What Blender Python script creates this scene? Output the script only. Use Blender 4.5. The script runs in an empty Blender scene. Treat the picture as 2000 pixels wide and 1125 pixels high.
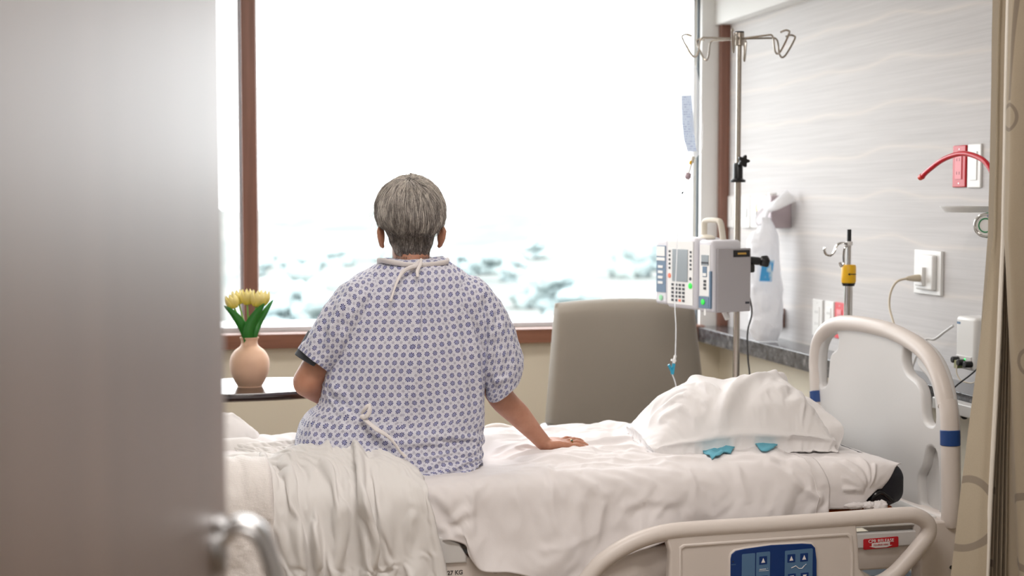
import bpy, bmesh, math, random
import numpy as np
from mathutils import Vector, Matrix, Quaternion
random.seed(7)
rng = np.random.default_rng(11)
PI = math.pi
scn = bpy.context.scene
COL = scn.collection

# ------------------------------------------------------------------ camera
FPX = 2770.0                      # focal length in pixels of the 2000 x 1125 frame
CAM_H, YAW, PIT = 1.5, math.radians(12.5), math.radians(3.5)
cd = bpy.data.cameras.new('camera'); cam = bpy.data.objects.new('camera', cd); COL.objects.link(cam)
cam.location = (0, 0, CAM_H); cam.rotation_euler = (PI/2 - PIT, 0, -YAW)
cd.sensor_width = 36; cd.lens = 36*FPX/2000; cd.clip_start = .05; cd.clip_end = 3000
cd.dof.use_dof = True; cd.dof.focus_distance = 4.05; cd.dof.aperture_fstop = 2.8
scn.camera = cam
# ------------------------------------------------------------------ view and world
scn.view_settings.view_transform = 'Standard'; scn.view_settings.look = 'None'
scn.view_settings.exposure = 0.0; scn.view_settings.gamma = 1
SKY = 6.8
w = bpy.data.worlds.new('overcast_sky'); scn.world = w; w.use_nodes = True
w.node_tree.nodes['Background'].inputs[0].default_value = (.97, .985, 1, 1)
w.node_tree.nodes['Background'].inputs[1].default_value = SKY
# window portal helps the renderer sample the daylight
def area(name, loc, rot, sx, sy, power, col=(1, 1, 1), portal=False):
    l = bpy.data.lights.new(name, 'AREA'); l.shape = 'RECTANGLE'; l.size = sx; l.size_y = sy; l.energy = power; l.color = col
    if portal: l.cycles.is_portal = True
    o = bpy.data.objects.new(name, l); o.location = loc; o.rotation_euler = rot; COL.objects.link(o); return o
area('window_portal', (.5, 7.12, 1.72), (-PI/2, 0, 0), 4.2, 1.9, 1, portal=True)
# ceiling lamps of the room and of the corridor (each sits in its fixture, built below)
LAMPS = [('room_lamp', (.6, 2.6, 2.70), 1.2, .6, 40), ('room_lamp', (.9, 5.3, 2.70), 1.2, .6, 26), ('corridor_lamp', (.5, -.6, 2.70), 1.2, .6, 36)]
for n, p, sx, sy, e in LAMPS:
    area(n, p, (0, 0, 0), sx, sy, e, (1, .94, .90))

# ------------------------------------------------------------------ rays from the view, to read positions off known planes
def _ray(px, py):
    cx = (px-1000)/FPX; cy = -(py-562.5)/FPX
    fz = -math.sin(PIT)+cy*math.cos(PIT); fy = math.cos(PIT)+cy*math.sin(PIT)
    return cx*math.cos(YAW)+fy*math.sin(YAW), fy*math.cos(YAW)-cx*math.sin(YAW), fz
def at(px, py, X=None, Y=None, Z=None):
    r = _ray(px, py)
    t = X/r[0] if X is not None else Y/r[1] if Y is not None else (Z-CAM_H)/r[2]
    return Vector((r[0]*t, r[1]*t, CAM_H+r[2]*t))

# ------------------------------------------------------------------ materials
def lin(c):
    return tuple((x/255/12.92 if x/255 <= .04045 else ((x/255+.055)/1.055)**2.4) for x in c)
def new_mat(name):
    m = bpy.data.materials.new(name); m.use_nodes = True
    return m, m.node_tree, m.node_tree.nodes['Principled BSDF']
def mat(name, rgb, rough=.5, metal=0, bump=0, bscale=200, vary=0, vscale=6, coat=0, sub=0, trans=0, spec=.5, sheen=0, alpha=1, emit=None, stretch=(1, 1, 1)):
    m, t, b = new_mat(name); c = lin(rgb)
    b.inputs['Base Color'].default_value = (*c, 1); b.inputs['Roughness'].default_value = rough; b.inputs['Metallic'].default_value = metal
    b.inputs['Coat Weight'].default_value = coat; b.inputs['Coat Roughness'].default_value = .15
    b.inputs['Specular IOR Level'].default_value = spec; b.inputs['Alpha'].default_value = alpha
    b.inputs['Sheen Weight'].default_value = sheen; b.inputs['Transmission Weight'].default_value = trans
    if sub: b.inputs['Subsurface Weight'].default_value = sub; b.inputs['Subsurface Radius'].default_value = (.012, .005, .003)
    if emit: b.inputs['Emission Color'].default_value = (*lin(emit[:3]), 1); b.inputs['Emission Strength'].default_value = emit[3]
    tc = t.nodes.new('ShaderNodeTexCoord'); mp = t.nodes.new('ShaderNodeMapping'); mp.inputs['Scale'].default_value = stretch
    t.links.new(tc.outputs['Object'], mp.inputs[0])
    if bump:
        n = t.nodes.new('ShaderNodeTexNoise'); n.inputs['Scale'].default_value = bscale; n.inputs['Detail'].default_value = 3
        bp = t.nodes.new('ShaderNodeBump'); bp.inputs['Strength'].default_value = bump; bp.inputs['Distance'].default_value = .002
        t.links.new(mp.outputs[0], n.inputs['Vector']); t.links.new(n.outputs['Fac'], bp.inputs['Height']); t.links.new(bp.outputs[0], b.inputs['Normal'])
    if vary:
        n = t.nodes.new('ShaderNodeTexNoise'); n.inputs['Scale'].default_value = vscale; n.inputs['Detail'].default_value = 5
        mx = t.nodes.new('ShaderNodeMix'); mx.data_type = 'RGBA'
        mx.inputs[6].default_value = (*[x*(1-vary) for x in c], 1); mx.inputs[7].default_value = (*[min(1, x*(1+vary)) for x in c], 1)
        t.links.new(mp.outputs[0], n.inputs['Vector']); t.links.new(n.outputs['Fac'], mx.inputs[0]); t.links.new(mx.outputs[2], b.inputs['Base Color'])
    return m
class NT:
    """small helper to write node maths as expressions"""
    def __init__(s, t): s.t = t
    def m(s, op, *a, clamp=False):
        n = s.t.nodes.new('ShaderNodeMath'); n.operation = op; n.use_clamp = clamp
        for i, v in enumerate(a):
            if isinstance(v, (int, float)): n.inputs[i].default_value = v
            else: s.t.links.new(v, n.inputs[i])
        return n.outputs[0]
    def mix(s, f, a, b):
        n = s.t.nodes.new('ShaderNodeMix'); n.data_type = 'RGBA'
        for i, v in ((0, f), (6, a), (7, b)):
            if isinstance(v, tuple): n.inputs[i].default_value = (*v, 1)
            elif isinstance(v, (int, float)): n.inputs[i].default_value = v
            else: s.t.links.new(v, n.inputs[i])
        return n.outputs[2]
    def noise(s, vec, scale, detail=4, rough=.5, out='Fac'):
        n = s.t.nodes.new('ShaderNodeTexNoise'); n.inputs['Scale'].default_value = scale; n.inputs['Detail'].default_value = detail; n.inputs['Roughness'].default_value = rough
        s.t.links.new(vec, n.inputs['Vector']); return n.outputs[out]
    def coords(s, kind='Object', scale=(1, 1, 1)):
        tc = s.t.nodes.new('ShaderNodeTexCoord'); mp = s.t.nodes.new('ShaderNodeMapping'); mp.inputs['Scale'].default_value = scale
        s.t.links.new(tc.outputs[kind], mp.inputs[0]); return mp.outputs[0]
    def bump(s, h, strength, dist):
        n = s.t.nodes.new('ShaderNodeBump'); n.inputs['Strength'].default_value = strength; n.inputs['Distance'].default_value = dist
        s.t.links.new(h, n.inputs['Height']); return n.outputs[0]
    def ramp(s, f, stops):
        n = s.t.nodes.new('ShaderNodeValToRGB'); e = n.color_ramp.elements
        while len(e) < len(stops): e.new(.5)
        for i, (p, c) in enumerate(stops): e[i].position = p; e[i].color = (*c, 1)
        s.t.links.new(f, n.inputs[0]); return n.outputs[0]

def wood_mat(name, c1, c2, scale, axis='z', rough=.35, coat=.3):
    m, t, b = new_mat(name); N = NT(t)
    sc = {'z': (scale, scale, scale*.05), 'y': (scale, scale*.04, scale), 'x': (scale*.04, scale, scale)}[axis]
    v = N.coords('Object', sc); f = N.noise(v, 1.0, 6, .6)
    t.links.new(N.ramp(f, [(.3, lin(c1)), (.7, lin(c2))]), b.inputs['Base Color'])
    b.inputs['Roughness'].default_value = rough; b.inputs['Coat Weight'].default_value = coat; b.inputs['Coat Roughness'].default_value = .25
    return m
M = {}
M['walnut'] = wood_mat('walnut', (112, 74, 60), (140, 97, 80), 30, 'z', .45, .1)
M['walnut_h'] = wood_mat('walnut_sill', (112, 70, 52), (146, 98, 76), 30, 'x', .4, .2)
M['door'] = wood_mat('door_laminate', (92, 70, 56), (112, 88, 72), 9, 'z', .5, 0)
_b = M['door'].node_tree.nodes['Principled BSDF']; _b.inputs['Coat Weight'].default_value = 1; _b.inputs['Coat IOR'].default_value = 1.65; _b.inputs['Coat Roughness'].default_value = .46; _b.inputs['Specular IOR Level'].default_value = .8
M['white_wall'] = mat('white_paint', (232, 232, 230), .7, bump=.05)
M['cream_wall'] = mat('cream_paint', (222, 214, 196), .75, bump=.05)
M['white_frame'] = mat('white_aluminium', (225, 228, 232), .35)
M['gasket'] = mat('grey_gasket', (95, 105, 115), .6)
M['floor'] = mat('vinyl_floor', (150, 132, 112), .35, vary=.1, vscale=3)
M['ceiling'] = mat('ceiling_tile', (228, 226, 220), .85, bump=.1, bscale=60)
M['plastic'] = mat('bed_plastic', (214, 205, 198), .42, bump=.04, bscale=600)
M['plastic_panel'] = mat('bed_plastic_grey', (208, 206, 204), .38, bump=.03, bscale=600)
M['plastic_white'] = mat('white_plastic', (232, 232, 230), .35)
M['cream_plastic'] = mat('cream_plastic', (218, 212, 198), .4)
M['blue'] = mat('blue_plastic', (28, 66, 128), .3)
M['steel'] = mat('brushed_steel', (176, 168, 158), .24, metal=1, bump=.03, bscale=300, stretch=(1, 1, .02))
M['chrome'] = mat('chrome', (205, 202, 198), .12, metal=1)
M['satin'] = mat('satin_nickel', (190, 190, 190), .3, metal=1)
M['black'] = mat('black_plastic', (22, 22, 24), .35)
M['dark_metal'] = mat('dark_metal', (60, 58, 56), .5, metal=.6)
M['navy'] = mat('navy_nylon', (17, 18, 30), .6, bump=.3, bscale=400)
M['orange'] = mat('orange_nylon', (205, 98, 22), .6)
M['red'] = mat('red_plastic', (196, 34, 44), .35)
M['red_tube'] = mat('red_rubber', (196, 14, 38), .3)
M['yellow'] = mat('yellow_plastic', (240, 186, 20), .4)
M['chair'] = mat('chair_vinyl', (140, 132, 120), .55, bump=.35, bscale=500, vary=.04)
M['table'] = mat('dark_table', (44, 32, 30), .16, coat=.6)
M['gold'] = mat('gold', (222, 178, 96), .2, metal=1)
M['emerald'] = mat('green_stone', (18, 80, 48), .1, coat=1)
M['nail'] = mat('fingernail', (222, 170, 150), .3)
M['eye'] = mat('eye_white', (236, 232, 226), .15)
M['tie'] = mat('cotton_tape', (228, 222, 220), .85, bump=.2, bscale=900, sheen=.2)
M['cuff'] = mat('grey_cuff', (74, 78, 84), .8, bump=.2, bscale=700)
M['pump'] = mat('pump_plastic', (222, 222, 228), .4)
M['pump_grey'] = mat('pump_side_grey', (168, 165, 168), .5, bump=.08, bscale=900)
M['pump_blue'] = mat('pump_slate_blue', (96, 122, 148), .4)
M['screen'] = mat('lcd_screen', (132, 140, 146), .12, coat=.5)
M['key'] = mat('dark_keys', (52, 54, 62), .5)
M['green'] = mat('green_button', (20, 200, 60), .4, emit=(30, 230, 70, .35))
M['led'] = mat('green_led', (20, 230, 90), .4, emit=(40, 255, 110, 3))
M['orange_key'] = mat('orange_key', (240, 130, 100), .5)
M['label_red'] = mat('red_sticker', (190, 24, 36), .45)
M['label_white'] = mat('white_print', (235, 230, 228), .6)
M['ink'] = mat('black_print', (34, 32, 32), .6)
M['cable'] = mat('grey_cable', (72, 72, 74), .5)
M['cream_cable'] = mat('cream_cable', (206, 194, 172), .5)
M['aqua'] = mat('aqua_connector', (40, 170, 205), .3, trans=.3)
M['teal'] = mat('teal_fabric', (98, 170, 190), .8, bump=.2, bscale=500)
M['panel_blue'] = mat('panel_navy', (8, 50, 112), .35)
M['panel_mid'] = mat('panel_slate', (82, 116, 152), .4)
M['leaf'] = mat('tulip_leaf', (38, 118, 34), .4, vary=.25, vscale=40, stretch=(1, 1, .15))
M['stalk'] = mat('tulip_stem', (120, 160, 60), .5)
M['concrete_white'] = mat('pale_render', (225, 225, 222), .8)
M['hem'] = mat('curtain_hem', (214, 208, 198), .8)

def cloth_mat(name, rgb, weave=900, strength=.25, transl=.0, macro=0):
    m, t, b = new_mat(name); N = NT(t)
    v = N.coords('Object')
    b.inputs['Base Color'].default_value = (*lin(rgb), 1); b.inputs['Roughness'].default_value = .85; b.inputs['Sheen Weight'].default_value = .15
    h = N.noise(v, weave, 2)
    if macro: h = N.m('ADD', h, N.m('MULTIPLY', N.noise(v, 26, 4, .6), macro))
    t.links.new(N.bump(h, strength, .001 if not macro else .002), b.inputs['Normal'])
    if transl:
        tr = t.nodes.new('ShaderNodeBsdfTranslucent'); tr.inputs[0].default_value = (*lin(rgb), 1)
        ms = t.nodes.new('ShaderNodeMixShader'); ms.inputs[0].default_value = transl
        t.links.new(b.outputs[0], ms.inputs[1]); t.links.new(tr.outputs[0], ms.inputs[2]); t.links.new(ms.outputs[0], t.nodes['Material Output'].inputs[0])
    return m
M['sheet'] = cloth_mat('white_cotton', (236, 231, 230), transl=.08, macro=1.2)
M['sheet_top'] = cloth_mat('white_cotton_topsheet', (240, 237, 234), transl=.15, macro=1.2)
M['case'] = cloth_mat('white_pillowcase', (241, 238, 237), transl=.1, macro=1.0)

# waffle blanket
m, t, b = new_mat('white_waffle_blanket'); N = NT(t); v = N.coords('Object')
b.inputs['Base Color'].default_value = (*lin((236, 230, 226)), 1); b.inputs['Roughness'].default_value = .9; b.inputs['Sheen Weight'].default_value = .3
sx = t.nodes.new('ShaderNodeSeparateXYZ'); t.links.new(v, sx.inputs[0])
h = N.m('MULTIPLY', N.m('SINE', N.m('MULTIPLY', N.m('ADD', sx.outputs[0], sx.outputs[2]), 900)), N.m('SINE', N.m('MULTIPLY', N.m('SUBTRACT', sx.outputs[0], sx.outputs[2]), 700)))
h = N.m('ADD', N.m('MULTIPLY', h, .4), N.m('MULTIPLY', N.noise(v, 120, 5, .7), 2.5))
t.links.new(N.bump(h, .5, .002), b.inputs['Normal']); M['waffle'] = m

# printed gown fabric: navy eight-petal flowers on a lattice, small grey stars between
def gown_mat():
    m, t, b = new_mat('printed_gown_cotton'); N = NT(t)
    uvn = t.nodes.new('ShaderNodeUVMap'); uvn.uv_map = 'UVMap'
    s = t.nodes.new('ShaderNodeSeparateXYZ'); t.links.new(uvn.outputs[0], s.inputs[0])
    P = .0222
    u = N.m('DIVIDE', s.outputs[0], P); vv = N.m('DIVIDE', s.outputs[1], P)
    def polar(off):
        a = N.m('SUBTRACT', N.m('FRACT', N.m('ADD', u, off)), .5); c = N.m('SUBTRACT', N.m('FRACT', N.m('ADD', vv, off)), .5)
        r = N.m('SQRT', N.m('ADD', N.m('MULTIPLY', a, a), N.m('MULTIPLY', c, c))); th = N.m('ARCTAN2', c, a)
        return r, N.m('COSINE', N.m('MULTIPLY', th, 8))
    r, k = polar(0.)
    lim = N.m('ADD', .30, N.m('MULTIPLY', k, .035))
    petal = N.m('MULTIPLY', N.m('MULTIPLY', N.m('LESS_THAN', r, lim), N.m('GREATER_THAN', r, .085)), N.m('GREATER_THAN', k, -.45))
    mid = N.m('LESS_THAN', r, .10)
    r2, k2 = polar(.5)
    star = N.m('MULTIPLY', N.m('MULTIPLY', N.m('LESS_THAN', r2, .17), N.m('GREATER_THAN', r2, .03)), N.m('GREATER_THAN', k2, .0))
    base = lin((222, 222, 233))
    c = N.mix(star, base, lin((136, 130, 160)))
    c = N.mix(petal, c, lin((44, 50, 122)))
    c = N.mix(mid, c, lin((150, 155, 205)))
    t.links.new(c, b.inputs['Base Color']); b.inputs['Roughness'].default_value = .85; b.inputs['Sheen Weight'].default_value = .15
    v = N.coords('Object'); h = N.m('ADD', N.noise(v, 900, 2), N.m('MULTIPLY', N.noise(v, 30, 4, .6), 1.6))
    t.links.new(N.bump(h, .3, .002), b.inputs['Normal'])
    tr = t.nodes.new('ShaderNodeBsdfTranslucent'); t.links.new(c, tr.inputs[0])
    ms = t.nodes.new('ShaderNodeMixShader'); ms.inputs[0].default_value = .12
    t.links.new(b.outputs[0], ms.inputs[1]); t.links.new(tr.outputs[0], ms.inputs[2]); t.links.new(ms.outputs[0], t.nodes['Material Output'].inputs[0])
    return m
M['gown'] = gown_mat()

def skin_mat():
    m, t, b = new_mat('skin'); N = NT(t); v = N.coords('Object')
    f = N.noise(v, 14, 5, .6)
    t.links.new(N.ramp(f, [(.3, lin((166, 112, 88))), (.7, lin((190, 138, 112)))]), b.inputs['Base Color'])
    b.inputs['Roughness'].default_value = .5; b.inputs['Subsurface Weight'].default_value = .15; b.inputs['Subsurface Radius'].default_value = (.012, .005, .003); b.inputs['Subsurface Scale'].default_value = 1
    h = N.m('ADD', N.noise(v, 350, 3), N.m('MULTIPLY', N.noise(v, 60, 3), 1.5))
    t.links.new(N.bump(h, .25, .0015), b.inputs['Normal']); return m
M['skin'] = skin_mat()

def laminate_mat():
    """grey lined laminate with pale drifting veins along the wall"""
    m, t, b = new_mat('grey_vein_laminate'); N = NT(t); v = N.coords('Object', (1, .10, 1.0))
    s = t.nodes.new('ShaderNodeSeparateXYZ'); t.links.new(N.coords('Object'), s.inputs[0])
    y, z = s.outputs[1], s.outputs[2]
    drift = N.noise(N.coords('Object', (0, .9, .6)), 1.0, 2)
    zz = N.m('ADD', z, N.m('MULTIPLY', drift, .22))
    band = N.m('FRACT', N.m('DIVIDE', zz, .17))
    vein = N.m('POWER', N.m('SUBTRACT', 1, N.m('ABSOLUTE', N.m('MULTIPLY', N.m('SUBTRACT', band, .5), 2))), 9)
    fine = N.noise(N.coords('Object', (1, 1.2, 75)), 1.0, 4, .7)
    c = N.ramp(fine, [(.25, lin((182, 179, 178))), (.75, lin((200, 197, 196)))])
    c = N.mix(N.m('MULTIPLY', vein, .38), c, lin((222, 212, 202)))
    seam = N.m('LESS_THAN', N.m('ABSOLUTE', N.m('SUBTRACT', y, 4.87)), .0016)
    c = N.mix(N.m('MULTIPLY', seam, .35), c, lin((120, 116, 114)))
    t.links.new(c, b.inputs['Base Color']); b.inputs['Roughness'].default_value = .55; b.inputs['Specular IOR Level'].default_value = .35
    return m
M['laminate'] = laminate_mat()

def stone_mat():
    m, t, b = new_mat('dark_speckled_stone'); N = NT(t); v = N.coords('Object')
    f = N.noise(v, 28, 8, .75)
    t.links.new(N.ramp(f, [(.35, lin((46, 46, 48))), (.55, lin((84, 84, 86))), (.7, lin((140, 138, 136)))]), b.inputs['Base Color'])
    b.inputs['Roughness'].default_value = .12; return m
M['stone'] = stone_mat()

def thin_glass(name, tint=(.97, .99, 1), refl=.06):
    m = bpy.data.materials.new(name); m.use_nodes = True; t = m.node_tree; t.nodes.remove(t.nodes['Principled BSDF'])
    a = t.nodes.new('ShaderNodeBsdfTransparent'); a.inputs[0].default_value = (*tint, 1)
    g = t.nodes.new('ShaderNodeBsdfGlossy'); g.inputs['Roughness'].default_value = .03
    f = t.nodes.new('ShaderNodeLayerWeight'); f.inputs[0].default_value = refl
    ms = t.nodes.new('ShaderNodeMixShader'); t.links.new(f.outputs['Fresnel'], ms.inputs[0]); t.links.new(a.outputs[0], ms.inputs[1]); t.links.new(g.outputs[0], ms.inputs[2])
    t.links.new(ms.outputs[0], t.nodes['Material Output'].inputs[0]); return m
M['glass'] = thin_glass('window_glass')
M['fluid'] = thin_glass('saline_bag', (.80, .86, .94), .35)
def milky(name, k, col=(.92, .93, .95)):
    m = bpy.data.materials.new(name); m.use_nodes = True; t = m.node_tree; b = t.nodes['Principled BSDF']; b.inputs['Base Color'].default_value = (*col, 1); b.inputs['Roughness'].default_value = .25
    a = t.nodes.new('ShaderNodeBsdfTransparent'); tr = t.nodes.new('ShaderNodeBsdfTranslucent'); tr.inputs[0].default_value = (*col, 1)
    m1 = t.nodes.new('ShaderNodeMixShader'); m1.inputs[0].default_value = .5; m2 = t.nodes.new('ShaderNodeMixShader'); m2.inputs[0].default_value = k
    t.links.new(b.outputs[0], m1.inputs[1]); t.links.new(tr.outputs[0], m1.inputs[2]); t.links.new(m1.outputs[0], m2.inputs[1]); t.links.new(a.outputs[0], m2.inputs[2]); t.links.new(m2.outputs[0], t.nodes['Material Output'].inputs[0]); return m
M['tube'] = milky('clear_tube', .45); M['clear'] = milky('clear_vinyl', .72)

def curtain_mat():
    m, t, b = new_mat('privacy_curtain_fabric'); N = NT(t)
    uvn = t.nodes.new('ShaderNodeUVMap'); uvn.uv_map = 'UVMap'
    s = t.nodes.new('ShaderNodeSeparateXYZ'); t.links.new(uvn.outputs[0], s.inputs[0]); u, v = s.outputs[0], s.outputs[1]
    def ring(cx, cy, r, wd):
        d = N.m('SQRT', N.m('ADD', N.m('POWER', N.m('SUBTRACT', u, cx), 2), N.m('POWER', N.m('SUBTRACT', v, cy), 2)))
        return N.m('LESS_THAN', N.m('ABSOLUTE', N.m('SUBTRACT', d, r)), wd)
    tot = None
    for a in RINGS:
        k = ring(*a); tot = k if tot is None else N.m('MAXIMUM', tot, k)
    line = N.m('MULTIPLY', N.m('LESS_THAN', N.m('ABSOLUTE', N.m('SUBTRACT', u, N.m('ADD', .478, N.m('MULTIPLY', N.m('SUBTRACT', v, 1.75), .11)))), .008), N.m('GREATER_THAN', v, 1.74))
    tot = N.m('MAXIMUM', tot, line)
    c = N.mix(N.m('MULTIPLY', tot, .75), lin((186, 172, 150)), lin((134, 122, 110)))
    f = N.noise(N.coords('Object'), 500, 2)
    c2 = N.mix(N.m('MULTIPLY', f, .25), c, lin((120, 108, 92)))
    t.links.new(c2, b.inputs['Base Color']); b.inputs['Roughness'].default_value = .85; b.inputs['Sheen Weight'].default_value = .2
    t.links.new(N.bump(f, .3, .001), b.inputs['Normal'])
    tr = t.nodes.new('ShaderNodeBsdfTranslucent'); t.links.new(c2, tr.inputs[0])
    ms = t.nodes.new('ShaderNodeMixShader'); ms.inputs[0].default_value = .45
    t.links.new(b.outputs[0], ms.inputs[1]); t.links.new(tr.outputs[0], ms.inputs[2]); t.links.new(ms.outputs[0], t.nodes['Material Output'].inputs[0])
    return m
RINGS = [(.478, 1.70, .030, .0045), (.53, 1.115, .032, .0045), (.02, .735, .085, .009), (.50, .70, .09, .009), (.30, .78, .08, .009)]
M['curtain'] = curtain_mat()

# ------------------------------------------------------------------ object helpers
def tag(o, label=None, cat=None, group=None, kind=None):
    if label: o['label'] = label
    if cat: o['category'] = cat
    if group: o['group'] = group
    if kind: o['kind'] = kind
    return o
def empty(name, loc=(0, 0, 0), rz=0, label=None, cat=None, group=None):
    o = bpy.data.objects.new(name, None); COL.objects.link(o); o.location = loc; o.rotation_euler = (0, 0, rz)
    o.empty_display_size = .1
    return tag(o, label, cat, group)
def link_mesh(name, me, material, parent=None, loc=None, smooth=True):
    if material is not None:
        me.materials.clear()
        for mm in (material if isinstance(material, (list, tuple)) else [material]): me.materials.append(mm)
    o = bpy.data.objects.new(name, me); COL.objects.link(o)
    if parent is not None: o.parent = parent
    if loc is not None: o.location = loc
    if smooth: me.shade_smooth()
    return o
class MB:
    """collects shapes into one mesh"""
    def __init__(s): s.v = []; s.f = []
    def add(s, vs, fs):
        n = len(s.v); s.v += [tuple(map(float, p)) for p in vs]; s.f += [tuple(i+n for i in f) for f in fs]; return s
    def box(s, c, d, R=None):
        x, y, z = d[0]/2, d[1]/2, d[2]/2
        vs = [Vector((sx*x, sy*y, sz*z)) for sx in (-1, 1) for sy in (-1, 1) for sz in (-1, 1)]
        if R is not None: vs = [R @ p for p in vs]
        vs = [p+Vector(c) for p in vs]
        return s.add(vs, [(0, 1, 3, 2), (4, 6, 7, 5), (0, 4, 5, 1), (2, 3, 7, 6), (0, 2, 6, 4), (1, 5, 7, 3)])
    def tube(s, pts, r, seg=12, closed=False, caps=True, flat=1.0, up=None):
        pts = [Vector(p) for p in pts]; n = len(pts)
        rad = [r]*n if isinstance(r, (int, float)) else list(r)
        T = []
        for i in range(n):
            a = pts[(i-1) % n] if (closed or i > 0) else pts[i]; c = pts[(i+1) % n] if (closed or i < n-1) else pts[i]
            d = (c-a); T.append(d.normalized() if d.length > 1e-9 else Vector((0, 0, 1)))
        ref = Vector(up) if up is not None else (Vector((0, 0, 1)) if abs(T[0].z) < .9 else Vector((1, 0, 0)))
        N_ = (ref-T[0]*ref.dot(T[0])).normalized(); vs = []
        for i in range(n):
            if i: N_ = (N_-T[i]*N_.dot(T[i])).normalized()
            B = T[i].cross(N_)
            for k in range(seg):
                a = 2*PI*k/seg; vs.append(pts[i]+N_*(math.cos(a)*rad[i]*flat)+B*(math.sin(a)*rad[i]))
        fs = []
        for i in range(n if closed else n-1):
            j = (i+1) % n
            for k in range(seg): fs.append((i*seg+k, i*seg+(k+1) % seg, j*seg+(k+1) % seg, j*seg+k))
        if caps and not closed:
            fs.append(tuple(reversed(range(seg)))); fs.append(tuple((n-1)*seg+k for k in range(seg)))
        return s.add(vs, fs)
    def cyl(s, a, b, r, seg=20, r2=None): return s.tube([a, b], [r, r if r2 is None else r2], seg)
    def lathe(s, prof, c=(0, 0, 0), seg=32, R=None):
        vs = []; n = len(prof)
        for r, z in prof:
            for k in range(seg):
                a = 2*PI*k/seg; p = Vector((math.cos(a)*r, math.sin(a)*r, z))
                if R is not None: p = R @ p
                vs.append(p+Vector(c))
        fs = [(i*seg+k, i*seg+(k+1) % seg, (i+1)*seg+(k+1) % seg, (i+1)*seg+k) for i in range(n-1) for k in range(seg)]
        if prof[0][0] > 1e-6: fs.append(tuple(reversed(range(seg))))
        if prof[-1][0] > 1e-6: fs.append(tuple((n-1)*seg+k for k in range(seg)))
        return s.add(vs, fs)
    def ball(s, c, r, seg=20, R=None):
        rx, ry, rz = (r, r, r) if isinstance(r, (int, float)) else r
        m = seg//2; vs = []; fs = []
        for i in range(m+1):
            ph = PI*i/m
            for k in range(seg):
                a = 2*PI*k/seg; p = Vector((rx*math.sin(ph)*math.cos(a), ry*math.sin(ph)*math.sin(a), -rz*math.cos(ph)))
                if R is not None: p = R @ p
                vs.append(p+Vector(c))
        fs = [(i*seg+k, i*seg+(k+1) % seg, (i+1)*seg+(k+1) % seg, (i+1)*seg+k) for i in range(m) for k in range(seg)]
        return s.add(vs, fs)
    def mesh(s, name, weld=False):
        me = bpy.data.meshes.new(name); me.from_pydata(s.v, [], s.f); me.update()
        bm = bmesh.new(); bm.from_mesh(me)
        bmesh.ops.remove_doubles(bm, verts=bm.verts, dist=1e-6)
        bmesh.ops.recalc_face_normals(bm, faces=bm.faces)
        bm.to_mesh(me); bm.free(); return me
    def build(s, name, material, parent=None, loc=None, bevel=0, smooth=True, seg=3, sub=0, sharp=35):
        me = s.mesh(name)
        o = link_mesh(name, me, material, parent, loc, smooth)
        if bevel:
            b = o.modifiers.new('bevel', 'BEVEL'); b.width = bevel; b.segments = seg; b.limit_method = 'ANGLE'; b.angle_limit = math.radians(35); b.harden_normals = False
        if sub:
            q = o.modifiers.new('sub', 'SUBSURF'); q.levels = sub; q.render_levels = sub
        elif smooth:
            try: me.set_sharp_from_angle(angle=math.radians(sharp if not bevel else 50))
            except Exception: pass
        return o
def smooth_path(pts, n=8, closed=False):
    P = [Vector(p) for p in pts]; out = []; m = len(P)
    rng_ = range(m) if closed else range(m-1)
    for i in rng_:
        p0 = P[(i-1) % m] if closed or i > 0 else P[i]; p1 = P[i]; p2 = P[(i+1) % m]; p3 = P[(i+2) % m] if closed or i+2 < m else P[(i+1) % m]
        for k in range(n):
            t = k/n; out.append(.5*((2*p1)+(p2-p0)*t+(2*p0-5*p1+4*p2-p3)*t*t+(3*p1-p0-3*p2+p3)*t**3))
    if not closed: out.append(P[-1])
    return out
def bx(name, lo, hi, material, parent=None, bevel=0, **k):
    c = [(a+b_)/2 for a, b_ in zip(lo, hi)]; d = [b_-a for a, b_ in zip(lo, hi)]
    return MB().box((0, 0, 0), d).build(name, material, parent, c, bevel, smooth=bool(bevel))
def plate(name, outlines, thick, bevel, material, matrix, parent=None, res=3, smooth_o=None):
    """a flat shape with holes, thickness and rounded rims; outlines in its own 2D plane"""
    cu = bpy.data.curves.new(name, 'CURVE'); cu.dimensions = '2D'; cu.fill_mode = 'BOTH'
    for pts in outlines:
        sp = cu.splines.new('POLY'); sp.points.add(len(pts)-1)
        for q, p in zip(sp.points, pts): q.co = (p[0], p[1], 0, 1)
        sp.use_cyclic_u = True
    cu.extrude = max(0, thick/2-bevel); cu.bevel_depth = bevel; cu.bevel_resolution = res; cu.offset = -bevel
    tmp = bpy.data.objects.new('tmp', cu); COL.objects.link(tmp); dg = bpy.context.evaluated_depsgraph_get(); dg.update()
    me = bpy.data.meshes.new_from_object(tmp.evaluated_get(dg)); bpy.data.objects.remove(tmp)
    me.name = name; me.transform(matrix)
    o = link_mesh(name, me, material, parent)
    try: me.set_sharp_from_angle(angle=math.radians(40))
    except Exception: pass
    return o
def rrect(x0, y0, x1, y1, r, n=5):
    out = []
    for cx, cy, a0 in ((x1-r, y1-r, 0), (x0+r, y1-r, 90), (x0+r, y0+r, 180), (x1-r, y0+r, 270)):
        for k in range(n+1):
            a = math.radians(a0+90*k/n); out.append((cx+r*math.cos(a), cy+r*math.sin(a)))
    return out
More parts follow.
